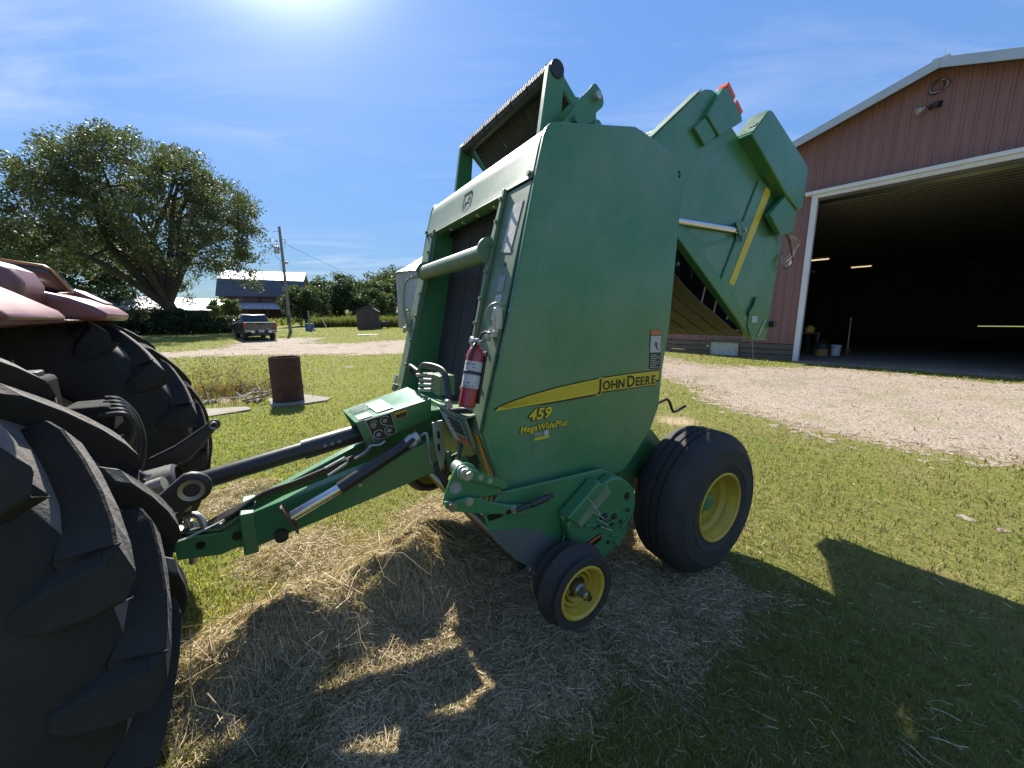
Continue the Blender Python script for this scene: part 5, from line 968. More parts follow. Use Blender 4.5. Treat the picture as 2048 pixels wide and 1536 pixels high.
# trees farther back, each at its own place
BT = 'background trees'
for a in [('broadleaf_tree', 'dark leafy tree standing behind the tractor fender beside the oak', -62, 53, 14, 9, 8, 7, 8, DARK, 21, .4, 6, 170, 70, .26),
          ('broadleaf_tree', 'low mid-green tree behind the red tractor fender, under the darker tree', -64, 50, 7.5, 6, 5, 3.8, 3.8, MID, 22, .3, 5, 110, 60, .2),
          ('orchard_tree', 'bushy round tree just behind the pickup truck and utility pole', -31, 58, 6.3, 3.6, 3.4, 2.9, 3.3, DARK, 23, .2, 5, 95, 90, .13),
          ('orchard_tree', 'dark low-branched tree beside the blue tank, behind the tall grass', -30.5, 68, 9.0, 5.0, 4.4, 4.2, 4.6, DARK, 24, .25, 6, 130, 90, .16),
          ('orchard_tree', 'small dark tree hanging low behind the tall grass strip', -24.5, 66, 6.2, 3.6, 3.6, 3.0, 3.1, DARK, 25, .2, 5, 90, 90, .14),
          ('broadleaf_tree', 'rounded mid-green tree between the orchard trees and the tall dark tree', -33.5, 96, 10, 6, 5, 4.6, 5.4, MID, 26, .3, 6, 100, 70, .24),
          ('broadleaf_tree', 'tall dark open-crowned tree on the skyline beyond the brown shed', -34, 112, 14, 7, 6, 5.6, 8.4, OAK, 27, .35, 7, 95, 60, .28),
          ('broadleaf_tree', 'tall green tree left of the silvery tree behind the grain bin', -25, 96, 13.0, 5.2, 5, 5.8, 7.2, MID, 28, .35, 6, 110, 70, .24),
          ('broadleaf_tree', 'silvery-leaved upright tree right beside the grain bin', -18.5, 78, 10.6, 3.6, 3.6, 5.0, 5.8, PALE, 29, .3, 6, 120, 80, .18),
          ('young_tree', 'slender pale young tree in the field behind the brown shed', -24, 74, 6.0, 1.9, 1.9, 2.5, 3.4, PALE, 30, .1, 5, 46, 60, .13),
          ('broadleaf_tree', 'far rounded tree on the ridge glimpsed behind the orchard trees', -52, 128, 9, 7, 6, 4.2, 4.6, DARK, 31, .3, 5, 80, 60, .32),
          ('fruit_tree', 'small pale-green tree in front of the far red barn', -44.5, 60, 4.6, 2.2, 2.1, 1.9, 2.6, PALE, 32, .12, 5, 56, 70, .13)]:
    tree(*a, group=BT, skirt=.4)
def shrub(name, label, x, y, rx, ry, h, cols, seed, n, per, leaf, cat='shrub', group=None, rot=0):
    g = rng(seed); t = empty(name, (x, y, tz(x, y)), rot); tag(t, label, cat, group)
    d = g.normal(size=(n*2, 3)); d /= np.linalg.norm(d, axis=1, keepdims=True); d = d[d[:, 2] > -.1][:n]
    c = d*np.array([rx, ry, h*.86])*((.62+.38*g.random(len(d)))*(.85+.3*fbm(d[:, 0]*3, d[:, 1]*3+d[:, 2], 1.5, seed % 30, 3)))[:, None]+[0, 0, .12*h]
    cloud_obj('foliage', *leaf_cloud(c, .20*h*(.7+.6*g.random(len(c))), per, leaf, cols, seed), t)
    st = MB()
    for k in range(9): a = k*.7; st.tube([(rx*.3*math.cos(a), ry*.3*math.sin(a), -.1), (rx*.5*math.cos(a), ry*.5*math.sin(a), h*.6)], .03, 5)
    st.build('stem', 'bark', t); return t
shrub('hedge', 'dense dark hedge in front of the big oak trunk', -31.6, 35.2, 5.2, 1.9, 2.45, ((.022, .036, .013), (.045, .062, .020)), 51, 300, 130, .085, 'hedge', rot=R(38))
shrub('hedge', 'dark hedge end hidden partly behind the red tractor fender', -36.5, 30.5, 3.8, 2.0, 2.3, ((.022, .036, .013), (.045, .062, .020)), 52, 190, 110, .09, 'hedge', rot=R(50))
shrub('round_bush', 'round clipped bush on the lawn left of the pickup truck', -40.5, 55.0, 1.7, 1.7, 2.0, DARK, 53, 80, 90, .09)
shrub('roadside_shrub', 'pale shrub at the foot of the far red barn', -48.5, 62.5, 1.9, 1.8, 2.6, MID, 54, 70, 80, .11)
shrub('field_bush', 'low bushes along the fence in the far field', -33, 92, 7, 2, 2.4, MID, 55, 110, 60, .16, rot=R(10))
shrub('field_bush', 'spreading low bushes beneath the silvery tree by the grain bin', -20, 72, 5, 2, 2.0, MID, 56, 110, 70, .13)
# ---------------------------------------------------------------- far buildings
def gable_house(name, label, cat, x, y, rz, L, W, hw, hr, wallm, roofm, over=.4, z=None):
    t = empty(name, (x, y, tz(x, y)-.05 if z is None else z), rz); tag(t, label, cat)
    MB().slabX([(-W/2, 0), (-W/2, hw), (0, hr-.1), (W/2, hw), (W/2, 0)], -L/2, L/2).build('wall', wallm, t)
    sl_ = (hr-hw)/(W/2)
    for s_ in (1, -1):
        a, b = (0, hr), (s_*(W/2+over), hw-sl_*over)
        rf = MB().poly([(-L/2-over, a[0], a[1]), (L/2+over, a[0], a[1]), (L/2+over, b[0], b[1]), (-L/2-over, b[0], b[1])], (0, 0, .12)).build('roof', roofm, t)
        for k in range(int(L/.9)):
            xx = -L/2+.45+k*.9; MB().poly([(xx, a[0], a[1]+.122), (xx+.06, a[0], a[1]+.122), (xx+.06, b[0], b[1]+.122), (xx, b[0], b[1]+.122)], (0, 0, .05)).build('roof_rib', roofm, rf)
    return t
gable_house('long_shed', 'long low shed with white metal roof glimpsed under the oak branches', 'shed', -55, 59.5, R(44), 17.5, 7, 2.7, 4.4, 'far_red', 'white_roof', .5)
rb_ = empty('far_barn', (-53.5, 84, tz(-53.5, 84)-.2), R(20)); tag(rb_, 'old red barn with broad slate-blue roof and a white lean-to far behind the truck', 'barn')
MB().slabX([(-5.5, 0), (-5.5, 5.2), (-3.9, 8.2), (0, 10.2), (3.9, 8.2), (5.5, 5.2), (5.5, 0)], -6.5, 8).build('wall', 'far_red', rb_)
for s_ in (1, -1):
    MB().poly([(-6.9, s_*5.9, 4.9), (8.4, s_*5.9, 4.9), (8.4, s_*3.95, 8.35), (-6.9, s_*3.95, 8.35)], (0, s_*.1, .1)).build('roof', 'slate_roof', rb_); MB().poly([(-6.9, s_*3.95, 8.35), (8.4, s_*3.95, 8.35), (8.4, 0, 10.4), (-6.9, 0, 10.4)], (0, 0, .12)).build('roof', 'white_roof', rb_)
MB().poly([(-5, -5.6, 3.6), (6, -5.6, 3.6), (6, -8.6, 2.4), (-5, -8.6, 2.4)], (0, 0, .1)).build('lean_to_roof', 'white_roof', rb_)
for k in range(11): MB().poly([(-4.9+k, -5.6, 3.72), (-4.84+k, -5.6, 3.72), (-4.84+k, -8.6, 2.52), (-4.9+k, -8.6, 2.52)], (0, 0, .05)).build('roof_rib', 'white_roof', rb_)
for k in range(4): MB().box((-4.8+k*3.5, -8.3, 1.2), (.15, .15, 2.4)).build('post', 'old_wood', rb_)
for k in range(3): MB().box((-3+k*3.2, -5.52, 4.3), (.9, .06, 1.0)).build('window', 'dark_glass', rb_)
# grain bin: corrugated wall rings, ribbed cone roof
gb = empty('grain_bin', (-8.7, 42.0, tz(-8.7, 42.0)-.1)); tag(gb, 'galvanised round grain bin with ribbed conical roof half hidden behind the baler', 'grain bin')
pr = []
for k in range(56): pr += [(3.55+.018*math.sin(k*math.pi/1.0+1.57), k*.1)]
for k in range(7):
    q = []
    for i in range(25): q.append((3.55+.020*math.cos(i*math.pi/2)-.002*(i == 24), k*.82+i*.82/24))
    MB().lathe(q, ax=(0, 0, 1), n=64).build('wall_ring', 'galv', gb, ang=70)
rf = MB().lathe([(3.72, 5.66), (3.72, 5.72), (.45, 7.62), (.45, 7.85), (0, 7.95)], ax=(0, 0, 1), n=48).build('cone_roof', 'galv', gb, ang=30)
for k in range(32):
    a_ = k*2*math.pi/32; MB().bar((3.70*math.cos(a_), 3.70*math.sin(a_), 5.76), (.46*math.cos(a_), .46*math.sin(a_), 7.66), .05, .07).build('roof_rib', 'white_roof' if k % 2 else 'galv', rf)
# small brown shed
sh_ = empty('garden_shed', (-14.0, 37.6, tz(-14.0, 37.6)-.03), R(14)); tag(sh_, 'small dark brown garden shed with peaked roof on the lawn edge', 'shed')
MB().slabY([(-.95, 0), (-.95, 1.62), (-.45, 1.95), (0, 2.08), (.45, 1.95), (.95, 1.62), (.95, 0)], -.85, .85).build('wall', 'shed_brown', sh_)
for s_ in (1, -1): MB().poly([(0, -.98, 2.12), (s_*.50, -.98, 1.98), (s_*1.06, -.98, 1.62), (s_*1.06, .98, 1.62), (s_*.50, .98, 1.98), (0, .98, 2.12)], (0, 0, .06)).build('roof', 'slate_roof', sh_)
MB().tube([(.1, 0, 2.05), (.1, 0, 2.4)], .05, 8).build('vent_pipe', 'black_paint', sh_)
for k in range(5): MB().box((-.36+.18*k, -.865, .82), (.172, .03, 1.55)).build('door_board', 'shed_brown', sh_, bevel=.006)
for sx_ in (-.49, .49): MB().box((sx_, -.87, .82), (.06, .04, 1.62)).build('door_frame', 'old_wood', sh_)
for k in range(9): 
    z_ = .12+.17*k; MB().box((.953, 0, z_), (.02, 1.68, .155)).build('siding_board', 'shed_brown', sh_, bevel=.006); MB().box((-.953, 0, z_), (.02, 1.68, .155)).build('siding_board', 'shed_brown', sh_, bevel=.006)
bk = empty('lawn_cart', (-12.35, 37.3, tz(-12.35, 37.3))); tag(bk, 'dark lawn cart parked against the small brown shed', 'cart')
MB().box((0, 0, .55), (.55, .9, .35)).build('tray', 'black_paint', bk, bevel=.03); MB().bar((0, -.4, .6), (.1, -.8, 1.15), .04, .04).build('handle', 'steel', bk)
for s_ in (1, -1): MB().lathe([(.08, -.05), (.2, -.05), (.22, 0), (.2, .05), (.08, .05)], (s_*.32, 0, .22), (1, 0, 0), 20, loop=True).build('cart_wheel', 'tyre', bk)
# utility pole with transformer
up_ = empty('utility_pole', (-22.3, 38.6, tz(-22.3, 38.6)), 0); tag(up_, 'leaning grey wooden utility pole with transformer, beside the pickup truck', 'utility pole')
MB().tube([(0, 0, -.3), (-.02, 0, 4), (-.12, 0, 10.1)], [.16, .145, .115], 14).build('pole_shaft', 'wood_pole', up_)
MB().lathe([(0, 0), (.20, 0), (.22, .04), (.22, .62), (.20, .66), (.05, .72), (.05, .82), (0, .82)], (-.50, -.12, 7.6), (0, 0, 1), 20).build('transformer_can', 'galv', up_); MB().bar((-.30, -.1, 8.05), (-.1, 0, 8.05), .05, .12).build('transformer_bracket', 'steel', up_)
MB().tube([(-.14, 0, 9.65), (-.5, 0, 9.70), (-.75, 0, 9.6)], .025, 6).build('insulator_arm', 'steel', up_); MB().tube([(.0, 0, 8.9), (.28, 0, 8.95), (.36, 0, 8.75), (.30, 0, 8.55), (.22, 0, 8.65)], .03, 6).build('lamp_bracket', 'steel', up_)
MB().box((.22, -.05, 6.75), (.36, .22, .22)).build('meter_box', 'galv', up_, bevel=.02); MB().box((.0, -.17, 1.3), (.22, .16, .7)).build('meter_box', 'shed_brown', up_, bevel=.02)
MB().tube(smooth_path([(-.62, -.1, 8.2), (-.72, -.1, 7.9), (-.70, -.1, 7.4), (-.45, 0, 7.1), (-.2, 0, 6.95)], 5), .018, 5).tube(smooth_path([(-.3, 0, 6.9), (-.42, 0, 6.4), (-.2, 0, 5.9), (-.06, 0, 5.4)], 5), .014, 5).build('drop_wire', 'rubber_hose', up_)
def wire(name, label, p, q, sag, r_=.012, group=None):
    p, q = V3(p), V3(q); o_ = MB().tube([p.lerp(q, i/14)+V3((0, 0, -sag*4*(i/14)*(1-i/14))) for i in range(15)], r_, 5).build(name, 'rubber_hose'); return tag(o_, label, 'cable', group)
wire('guy_wire', 'slack service cable sloping from the pole down to the trees', (-22.4, 38.6, 9.2), (-15.5, 62, 5.2), .5, .014)
for k, (x_, y_, h_) in enumerate(((-63.5, 90, 10.5), (-70, 101, 12))):
    fp = empty('far_utility_pole', (x_, y_, tz(x_, y_))); tag(fp, ('shorter distant utility pole seen between the oak and the far red barn', 'taller distant utility pole seen between the oak and the far red barn')[k], 'utility pole')
    MB().tube([(0, 0, 0), (-.2*k, 0, h_)], [.17, .12], 8).build('pole_shaft', 'wood_pole', fp); MB().bar((-1, 0, h_-.6), (1, 0, h_-.6), .12, .12).build('cross_arm', 'wood_pole', fp)
# blue tank, post, leaning pipe
bt = empty('blue_tank', (-20.9, 39.7, tz(-20.9, 39.7))); tag(bt, 'bright blue plastic tank on the lawn beside the wooden post', 'tank')
MB().box((0, 0, .36), (.72, .5, .72)).build('tank_body', 'blue_plastic', bt, bevel=.06, seg=3); MB().lathe([(.10, .70), (.10, .76), (0, .76)], (-.15, 0, 0), (0, 0, 1), 16).build('tank_cap', 'plastic_white', bt); MB().tube([(.36, -.1, .12), (.62, -.1, .12)], .12, 12).build('tank_outlet', 'plastic_white', bt)
MB().box((0, 0, .735), (.74, .52, .02)).build('tank_lid', 'plastic_white', bt)
tag(MB().box((0, 0, 1.0), (.14, .14, 2.1)).build('fence_post', 'wood_pole', loc=(-20.6, 39.1, tz(-20.6, 39.1)), bevel=.02), 'square grey wooden post standing right at the blue tank', 'post')
tag(MB().tube([(0, 0, -.05), (-.5, 0, 1.15)], .05, 10).build('white_pipe', 'plastic_white', loc=(-21.0, 43.6, tz(-21.0, 43.6))), 'thin white pipe leaning in front of the tall grass', 'pipe')
tag(MB().tube([(0, 0, .05), (1.4, .5, .09)], .05, 8).build('white_pipe', 'plastic_white', loc=(-11.9, 29.5, tz(-11.9, 29.5))), 'pale pipe lying flat on the grass above the gravel road', 'pipe')
for k in range(7):
    x_, y_ = -29.5+2.6*k, 86-.9*k; tag(MB().tube([(0, 0, 0), (.05, 0, 1.5)], .08, 8).build('field_fence_post', 'wood_pole', loc=(x_, y_, tz(x_, y_))), 'weathered wooden post of the fence line in the far field', 'post', 'field fence posts')
pt = empty('garden_table', (-29.3, 55, tz(-29.3, 55)), .3); tag(pt, 'dark wooden bench set under the bushy tree behind the pickup truck', 'bench')
MB().box((0, 0, .75), (1.6, .7, .08)).build('table_top', 'shed_brown', pt)
for a in (-.7, .7): MB().box((a, -.3, .36), (.09, .09, .72)).build('leg', 'shed_brown', pt); MB().box((a, .3, .36), (.09, .09, .72)).build('leg', 'shed_brown', pt)
# ---------------------------------------------------------------- pickup truck (x forward)
tk = empty('pickup_truck', (-17.6, 26.9, tz(-17.45, 26.6)-.02), math.atan2(math.cos(R(-42)), math.sin(R(-42))))
tag(tk, 'dark bronze pickup truck parked tail-on beside the gravel road', 'truck')
MB().slabY([(-.02, .62), (-.02, 1.28), (.05, 1.33), (1.95, 1.33), (2.0, .62)], -.98, .98).build('cargo_bed', 'truck_paint', tk, bevel=.05, seg=3)
MB().slabY([(1.95, .55), (1.95, 1.33), (4.15, 1.30), (5.65, 1.22), (5.80, 1.05), (5.80, .55)], -.98, .98).build('body', 'truck_paint', tk, bevel=.06, seg=3)
cab_r = [[(1.98, s*.90, 1.30), (2.30, s*.74, 1.86), (2.60, s*.72, 1.91), (3.50, s*.72, 1.90), (4.25, s*.90, 1.30)] for s in (-1, 1)]
MB().add(cab_r[0]+cab_r[1], [(0,1,2,3,4), (9,8,7,6,5)]+[(i, i+5, (i+1) % 5+5, (i+1) % 5) for i in range(5)]).build('cab', 'truck_paint', tk, bevel=.03)
def on_rear(v, y): return (1.98+.32*v-.012, y*(.90-.16*v), 1.30+.56*v+.006)
MB().poly([on_rear(.12, -.86), on_rear(.88, -.88), on_rear(.88, .88), on_rear(.12, .86)], (-.008, 0, .004)).build('rear_window', 'truck_glass', tk)
for s in (-1, 1):
    MB().poly([(2.30, s*.835, 1.42), (2.46, s*.765, 1.80), (3.42, s*.765, 1.80), (3.95, s*.84, 1.42)], (0, s*.03, .01)).build('side_window', 'truck_glass', tk)
    MB().box((.9, s*.985, 1.30), (1.7, .03, .05)).build('bed_rail', 'black_paint', tk); MB().box((3.85, s*1.08, 1.38), (.16, .24, .20)).build('door_mirror', 'truck_paint', tk, bevel=.03); MB().box((.03, s*.90, 1.10), (.14, .17, .40)).build('tail_light', 'tail_red', tk, bevel=.02)
    MB().box((-.16, s*.66, .68), (.18, .52, .20)).build('rear_bumper', 'chrome', tk, bevel=.03); MB().box((-.255, s*.76, .66), (.02, .28, .10)).build('bumper_step', 'black_paint', tk)
    for x_ in (1.05, 4.75):
        ty = MB().lathe([(.20, -.12), (.36, -.13), (.40, -.10), (.41, 0), (.40, .10), (.36, .13), (.20, .12)], (x_, s*.84, .41), (0, 1, 0), 36, loop=True).build('wheel_tyre', 'tyre', tk); MB().lathe([(.22, .10), (.16, .09), (.05, .11), (0, .11)], (x_, s*.84, .41), (0, s, 0), 24).build('rim', 'zinc', ty)
        MB().lathe([(.47, .14), (.50, .15), (.50, .16), (.46, .16)], (x_, s*.84, .43), (0, s, 0), 36).build('wheel_arch', 'black_paint', tk)
tg = MB().box((-.035, 0, .99), (.05, 1.52, .52)).build('tailgate', 'truck_paint', tk, bevel=.02); MB().box((-.075, 0, 1.18), (.04, .34, .07)).build('handle', 'black_paint', tg, bevel=.01); MB().box((-.062, -.45, .86), (.006, .30, .03)).build('badge', 'zinc', tg)
MB().box((-.03, 0, 1.285), (.10, 1.52, .05)).build('tailgate_cap', 'black_paint', tg, bevel=.01)
MB().box((-.12, 0, .64), (.12, .84, .14)).build('bumper_centre', 'black_paint', tk, bevel=.02); MB().box((-.19, 0, .72), (.015, .32, .16)).build('licence_plate', 'plastic_white', tk); MB().box((-.199, 0, .72), (.004, .24, .05)).build('plate_characters', 'plate_text', tk); MB().box((.5, 0, .50), (1.4, 1.1, .14)).build('underframe', 'black_paint', tk); MB().tube([(.9, -.8, .42), (.9, .8, .42)], .07, 10).build('axle', 'black_paint', tk); MB().box((3.4, 0, .48), (4, 1.5, .16)).build('underframe', 'black_paint', tk)
MB().box((2.45, 0, 1.905), (.06, .35, .02)).build('stop_lamp', 'tail_red', tk)
# ---------------------------------------------------------------- burn barrel, slabs, brush heap
bb = empty('burn_barrel', (-4.72, 7.86, .035), 0); tag(bb, 'rusty open-topped burn barrel standing on a concrete slab', 'barrel')
brl = MB().lathe([(0, .0), (.285, 0), (.292, .01), (.289, .03), (.288, .28), (.296, .295), (.296, .305), (.288, .32), (.286, .58), (.294, .595), (.294, .605), (.286, .62), (.288, .90), (.296, .905), (.296, .915), (.280, .915), (.279, .03), (0, .03)], ax=(0, 0, 1), n=48).build('barrel_body', 'barrel_rust', bb)
for v_ in brl.data.vertices:
    a_ = math.atan2(v_.co.y, v_.co.x); k_ = 1+.018*math.sin(3*a_+v_.co.z*4)+.010*math.sin(7*a_-v_.co.z*9)
    v_.co.x *= k_; v_.co.y *= k_
for a_, z_ in ((-1.2, .25), (-1.75, .22), (-2.1, .28)): MB().tube([(.289*math.cos(a_), .289*math.sin(a_), z_), (.297*math.cos(a_), .297*math.sin(a_), z_)], .018, 10).build('air_hole', 'decal_black', bb)
tag(MB().slabZ([(-5.25, 8.0), (-4.80, 8.55), (-3.95, 8.12), (-3.90, 7.86), (-4.2, 7.55), (-4.72, 7.30)], -.1, .034).build('concrete_slab', 'concrete', bevel=.012), kind='structure')
tag(MB().slabZ([(-6.6, 6.5), (-6.2, 7.0), (-5.2, 7.28), (-4.95, 7.05), (-5.5, 6.3), (-6.3, 6.0)], -.1, .030).build('concrete_slab', 'concrete', bevel=.012), kind='structure')
rr = random.Random(8)
for k in range(15):
    x_, y_ = rr.uniform(-7.4, -5.2), rr.uniform(7.3, 9.0); l = rr.uniform(.35, 1.3); a_ = rr.uniform(0, 6.28); z_ = .05+rr.random()*.22
    p = [(0, 0, 0), (l*.4*math.cos(a_)+.04, l*.4*math.sin(a_), rr.uniform(.0, .12)), (l*.7*math.cos(a_+.2), l*.7*math.sin(a_+.2), rr.uniform(.0, .18)), (l*math.cos(a_), l*math.sin(a_), rr.uniform(.0, .25))]
    r0 = rr.uniform(.010, .028); mb = MB().tube(smooth_path(p, 4), [r0*(1-.06*i) for i in range(13)], 6)
    for j in range(2): q = V3(p[1+j]); mb.tube([q, q+V3((rr.uniform(-.2, .2), rr.uniform(-.2, .2), rr.uniform(.02, .2)))], r0*.5, 5)
    tag(mb.build('fallen_branch', 'stick_pale' if k % 4 == 0 else 'stick', loc=(x_, y_, tz(x_, y_)+z_*.4)), 'bleached bare branch in the brush heap by the barrel' if k % 4 == 0 else 'dark dead branch in the brush heap by the barrel', 'branch', 'branches in the brush heap')
for k in range(10):
    x_, y_ = rr.uniform(-6.6, -5.0), rr.uniform(7.2, 8.0); s_ = rr.uniform(.05, .11); v = [V3((math.cos(a)*math.cos(b), math.sin(a)*math.cos(b), math.sin(b)*.6))*s_*rr.uniform(.75, 1.2) for b in (-1.2, -.4, .4, 1.2) for a in [i*math.pi/3 for i in range(6)]]
    mb = MB().loft([[v[6*i+j] for j in range(6)] for i in range(4)]); tag(mb.build('field_stone', 'concrete', loc=(x_, y_, tz(x_, y_)+s_*.3), ang=20), 'grey field stone lying in the brush heap by the barrel', 'stone', 'stones in the brush heap')
# ---------------------------------------------------------------- grass, straw, weeds (each a single uncountable mass)
def blades(x, y, z, h, w, lean, col, seed, curve=.5):
    """bent two-segment blades: 5 points, 3 triangles each"""
    r = rng(seed); n = len(x); a = r.random(n)*2*np.pi; la = r.random(n)*2*np.pi
    dx, dy = np.cos(a)*w/2, np.sin(a)*w/2; lx, ly = np.cos(la)*lean*h, np.sin(la)*lean*h
    P = np.stack([x, y, z], -1); D = np.stack([dx, dy, 0*dx], -1)
    mid = P+np.stack([lx*curve*.5, ly*curve*.5, h*.6], -1); tip = P+np.stack([lx, ly, h*np.sqrt(np.clip(1-lean**2*.6, .1, 1))], -1)
    v = np.stack([P-D, P+D, mid-D*.7, mid+D*.7, tip], 1).reshape(-1, 3); b = (np.arange(n)*5)[:, None]
    f = np.concatenate([b+[0, 1, 3], b+[0, 3, 2], b+[2, 3, 4]], 1).reshape(-1, 3)
    return v, f, np.repeat(col, 5, 0)
def lerp3(a, b, t): return np.asarray(a)*(1-t[:, None])+np.asarray(b)*t[:, None]
r = rng(3); n = 360000
rad = .7*np.exp(r.random(n)*math.log(52/.7)); az = (r.random(n)*2-1)*R(66); x = rad*np.sin(az); y = rad*np.cos(az)
hay = hay_cover(x, y); pb_ = .777*x+.629*y; dry = fbm(x, y, .55, 61)*.6+fbm(x, y, 2.0, 62)*.4
dry = np.clip((dry-.41)*5.0+.75*sst(.2, 2.6, x)*(1-sst(9, 12, rad)), 0, 1)*(.25+.75*sst(-3.5, .5, x))
keep = r.random(n) > hay*.86; grv = in_gravel(x+r.normal(size=n)*.38, y+r.normal(size=n)*.38); keep &= ~grv | (r.random(n) < .05)
keep &= ~((pb_ > 14.3) & (x > 3)); keep &= ~(pip(x, y, [(-5.25, 8.0), (-4.8, 8.55), (-3.95, 8.12), (-3.9, 7.86), (-4.2, 7.55), (-4.72, 7.3)]) | pip(x, y, [(-6.6, 6.5), (-6.2, 7.0), (-5.2, 7.28), (-4.95, 7.05), (-5.5, 6.3), (-6.3, 6.0)]))
patch = np.exp(-(((x+6.4)/1.5)**2+((y-8.6)/1.2)**2)); keep &= r.random(n) > patch*.8
keep &= r.random(n) > dry*.45
x, y, rad, hay, dry, grv = x[keep], y[keep], rad[keep], hay[keep], dry[keep], grv[keep]; n = len(x)
h = (.022+.030*r.random(n))*(.8+.6*fbm(x, y, 1.6, 64))*(1+.018*rad); h *= np.where(r.random(n) < .03, 1.8, 1); w_ = np.clip(.0026*rad**.78, .0034, .05)*(.7+.6*r.random(n))
c = lerp3((.165, .205, .032), (.300, .305, .058), np.clip(fbm(x, y, .8, 65)*.9+r.random(n)*.5-.2, 0, 1)); tan = r.random(n) < (.10+.55*dry+.3*hay+.4*grv); c[tan] = lerp3((.24, .185, .09), (.42, .34, .18), r.random(tan.sum()))
od = dry[:, None]*.55; c = c*(1-od)+np.array([.20, .175, .085])*od
dk = r.random(n) < .22; c[dk] *= .62
v, f, cc = blades(x, y, TZ(x, y)-.004, h, w_, .25+.75*r.random(n), c, 4)
tag(cloud_obj('grass', v, f, cc, None, 'grass_blade'), 'short sunlit lawn grass with dry tan patches', 'grass', kind='stuff')
# straw: thin stems lying criss-cross, deep on the spill, sparse elsewhere
def straws(n, sampler, lmin, lmax, seed, rise, lift):
    r = rng(seed); x, y, hv = sampler(r, n); n = len(x); L = lmin+(lmax-lmin)*r.random(n)**2.2; a = r.random(n)*np.pi*2; dxy = np.stack([np.cos(a), np.sin(a)], -1)*L[:, None]/2
    bend = r.normal(size=n)*.10; nb = np.stack([-np.sin(a), np.cos(a)], -1)*(L*bend)[:, None]
    x0, y0, x2, y2 = x-dxy[:, 0], y-dxy[:, 1], x+dxy[:, 0], y+dxy[:, 1]; x1, y1 = x+nb[:, 0], y+nb[:, 1]
    zl = lift*r.random(n)*hv; tilt = r.normal(size=n)*rise*L
    z0, z1, z2 = TZ(x0, y0)+zl+np.maximum(tilt, 0)+.004, TZ(x1, y1)+zl+np.abs(tilt)*.5+.006, TZ(x2, y2)+zl+np.maximum(-tilt, 0)+.004
    wd = (.0007+.0009*r.random(n))*(1+.10*np.hypot(x, y)); P = [np.stack(q, -1) for q in ((x0, y0, z0), (x1, y1, z1), (x2, y2, z2))]
    ph = r.random(n)*np.pi; D = np.stack([-np.sin(a)*np.cos(ph), np.cos(a)*np.cos(ph), np.sin(ph)], -1)*wd[:, None]
    v = np.stack([P[0]-D, P[0]+D, P[1]-D, P[1]+D, P[2]-D, P[2]+D], 1).reshape(-1, 3); b = (np.arange(n)*6)[:, None]
    f = np.concatenate([b+[0, 1, 3, 2], b+[2, 3, 5, 4]], 1).reshape(-1, 4)
    c = lerp3((.35, .265, .15), (.72, .59, .39), r.random(n)); g = r.random(n) < .12; c[g] = lerp3((.16, .17, .06), (.24, .23, .09), r.random(g.sum())); k = r.random(n) < .2; c[k] *= .55
    return v, f, np.repeat(c, 6, 0)
def s_hay(r, n):
    rad = 1.05*np.exp(r.random(n*4)*math.log(5.2/1.05)); az = (r.random(n*4)*2-1)*R(62); x = rad*np.sin(az); y = rad*np.cos(az); hv = hay_cover(x, y)
    md = sum(np.exp(-((x-a)**2+(y-b)**2)/(q*q)) for a, b, q, _ in MOUNDS); k = r.random(n*4) < hv*(.45+.55*np.clip(md, 0, 1)); return x[k][:n], y[k][:n], hv[k][:n]
tag(cloud_obj('spilled_hay', *straws(190000, s_hay, .012, .095, 71, .10, .028), None, 'straw'), 'loose tan hay spilled in heaps under and in front of the baler', 'hay', kind='stuff')
def s_wide(r, n):
    rad = 1.05*np.exp(r.random(n)*math.log(9/1.05)); az = (r.random(n)*2-1)*R(62); x = rad*np.sin(az); y = rad*np.cos(az); k = (~in_gravel(x, y)) & (r.random(n) < .25+.75*np.exp(-((x-1.2)**2+(y-2)**2)/6)); return x[k], y[k], np.full(k.sum(), .6)
tag(cloud_obj('scattered_straw', *straws(11000, s_wide, .015, .095, 72, .06, .03), None, 'straw'), 'single straws scattered over the lawn around the baler', 'straw', kind='stuff')
def s_long(r, n):
    k = r.integers(0, 7, n); cx_ = np.array([-1.1, -.7, -.55, -1.4, -1.6, -2.65, -.75])[k]; cy_ = np.array([1.6, 1.95, 2.2, 1.45, 2.5, 3.4, 2.7])[k]; return cx_+r.normal(size=n)*.22, cy_+r.normal(size=n)*.18, np.ones(n)
tag(cloud_obj('long_hay_stems', *straws(900, s_long, .08, .34, 73, .28, .06), None, 'straw'), 'long coarse hay stems sticking out of the heaps', 'hay', kind='stuff')
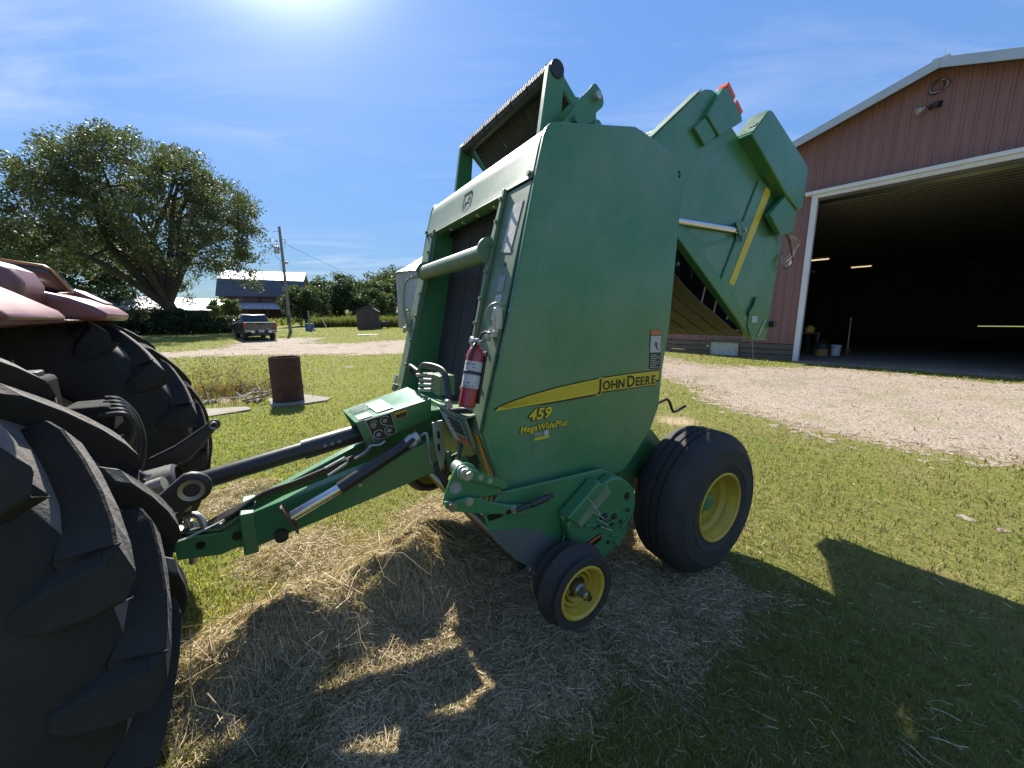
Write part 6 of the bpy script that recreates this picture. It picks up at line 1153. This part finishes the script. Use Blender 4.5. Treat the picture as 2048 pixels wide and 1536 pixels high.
# dry weeds round the brush heap
r = rng(81); n = 1700; x = -6.75+r.normal(size=n)*.72; y = 8.75+r.normal(size=n)*.6; k = (np.hypot(x+4.72, y-7.86) > .42) & (y > 7.35); x, y = x[k], y[k]; n = len(x)
tall = r.random(n) < .12; h = np.where(tall, .45+.55*r.random(n), .10+.22*r.random(n)); c = lerp3((.11, .065, .035), (.22, .16, .085), r.random(n)); g = r.random(n) < .25; c[g] = lerp3((.08, .095, .022), (.15, .15, .05), r.random(g.sum()))
v, f, cc = blades(x, y, TZ(x, y)-.01, h, np.where(tall, .006, .014)*(.7+.6*r.random(n)), .2+.7*r.random(n)**1.3, c, 82)
sh2 = r.random((2600, 2)); 
kk = np.where(tall)[0]; hv = h[kk]; sp = []
for q in range(5):
    t_ = .5+.1*q; sp.append(np.stack([x[kk]+r.normal(size=len(kk))*.05*t_, y[kk]+r.normal(size=len(kk))*.05*t_, TZ(x[kk], y[kk])+hv*t_], -1))
sp = np.concatenate(sp); v2, f2, c2 = leaf_cloud(sp, np.full(len(sp), .03), 2, .022, ((.12, .09, .055), (.21, .17, .11)), 83)
tag(cloud_obj('dry_weeds', np.concatenate([v, v2]), np.concatenate([np.concatenate([f, f[:, 2:3]], 1)[:0].reshape(-1, 4).astype(int), f2+len(v)]), np.concatenate([cc, c2]), None, 'grass_blade'), 'brown seed heads above the dry weeds by the barrel', 'weeds', kind='stuff')
tag(cloud_obj('dry_weeds', v, f, cc, None, 'grass_blade'), 'tangle of dry brown weeds and grass behind the burn barrel', 'weeds', kind='stuff')
# tall grass strip and rough field edge beyond the lawn
r = rng(91); n = 15000; t_ = r.random(n); x = -24.5+17.5*t_+r.normal(size=n)*.3; y = 47.2-7.0*t_+r.random(n)*3.2; h = (.75+.75*r.random(n))*(.7+.6*fbm(x, y, .5, 92)); c = lerp3((.070, .090, .026), (.17, .17, .070), r.random(n))
tag(cloud_obj('tall_grass', *blades(x, y, TZ(x, y)-.02, h, .05+.05*r.random(n), .15+.5*r.random(n), c, 93), None, 'grass_blade'), 'strip of uncut tall grass along the far edge of the lawn', 'grass', kind='stuff')
r = rng(95); n = 9000; x = -70+62*r.random(n); y = 62+50*r.random(n); k = ~((np.abs(x+53.5) < 9) & (np.abs(y-84) < 9)); x, y = x[k], y[k]; n = len(x); h = .5+.9*r.random(n); c = lerp3((.07, .10, .025), (.19, .19, .075), r.random(n))
tag(cloud_obj('field_grass', *blades(x, y, TZ(x, y)-.02, h, .18+.2*r.random(n), .2+.6*r.random(n), c, 96), None, 'grass_blade'), 'rough green field grass rising behind the trees', 'grass', kind='stuff')
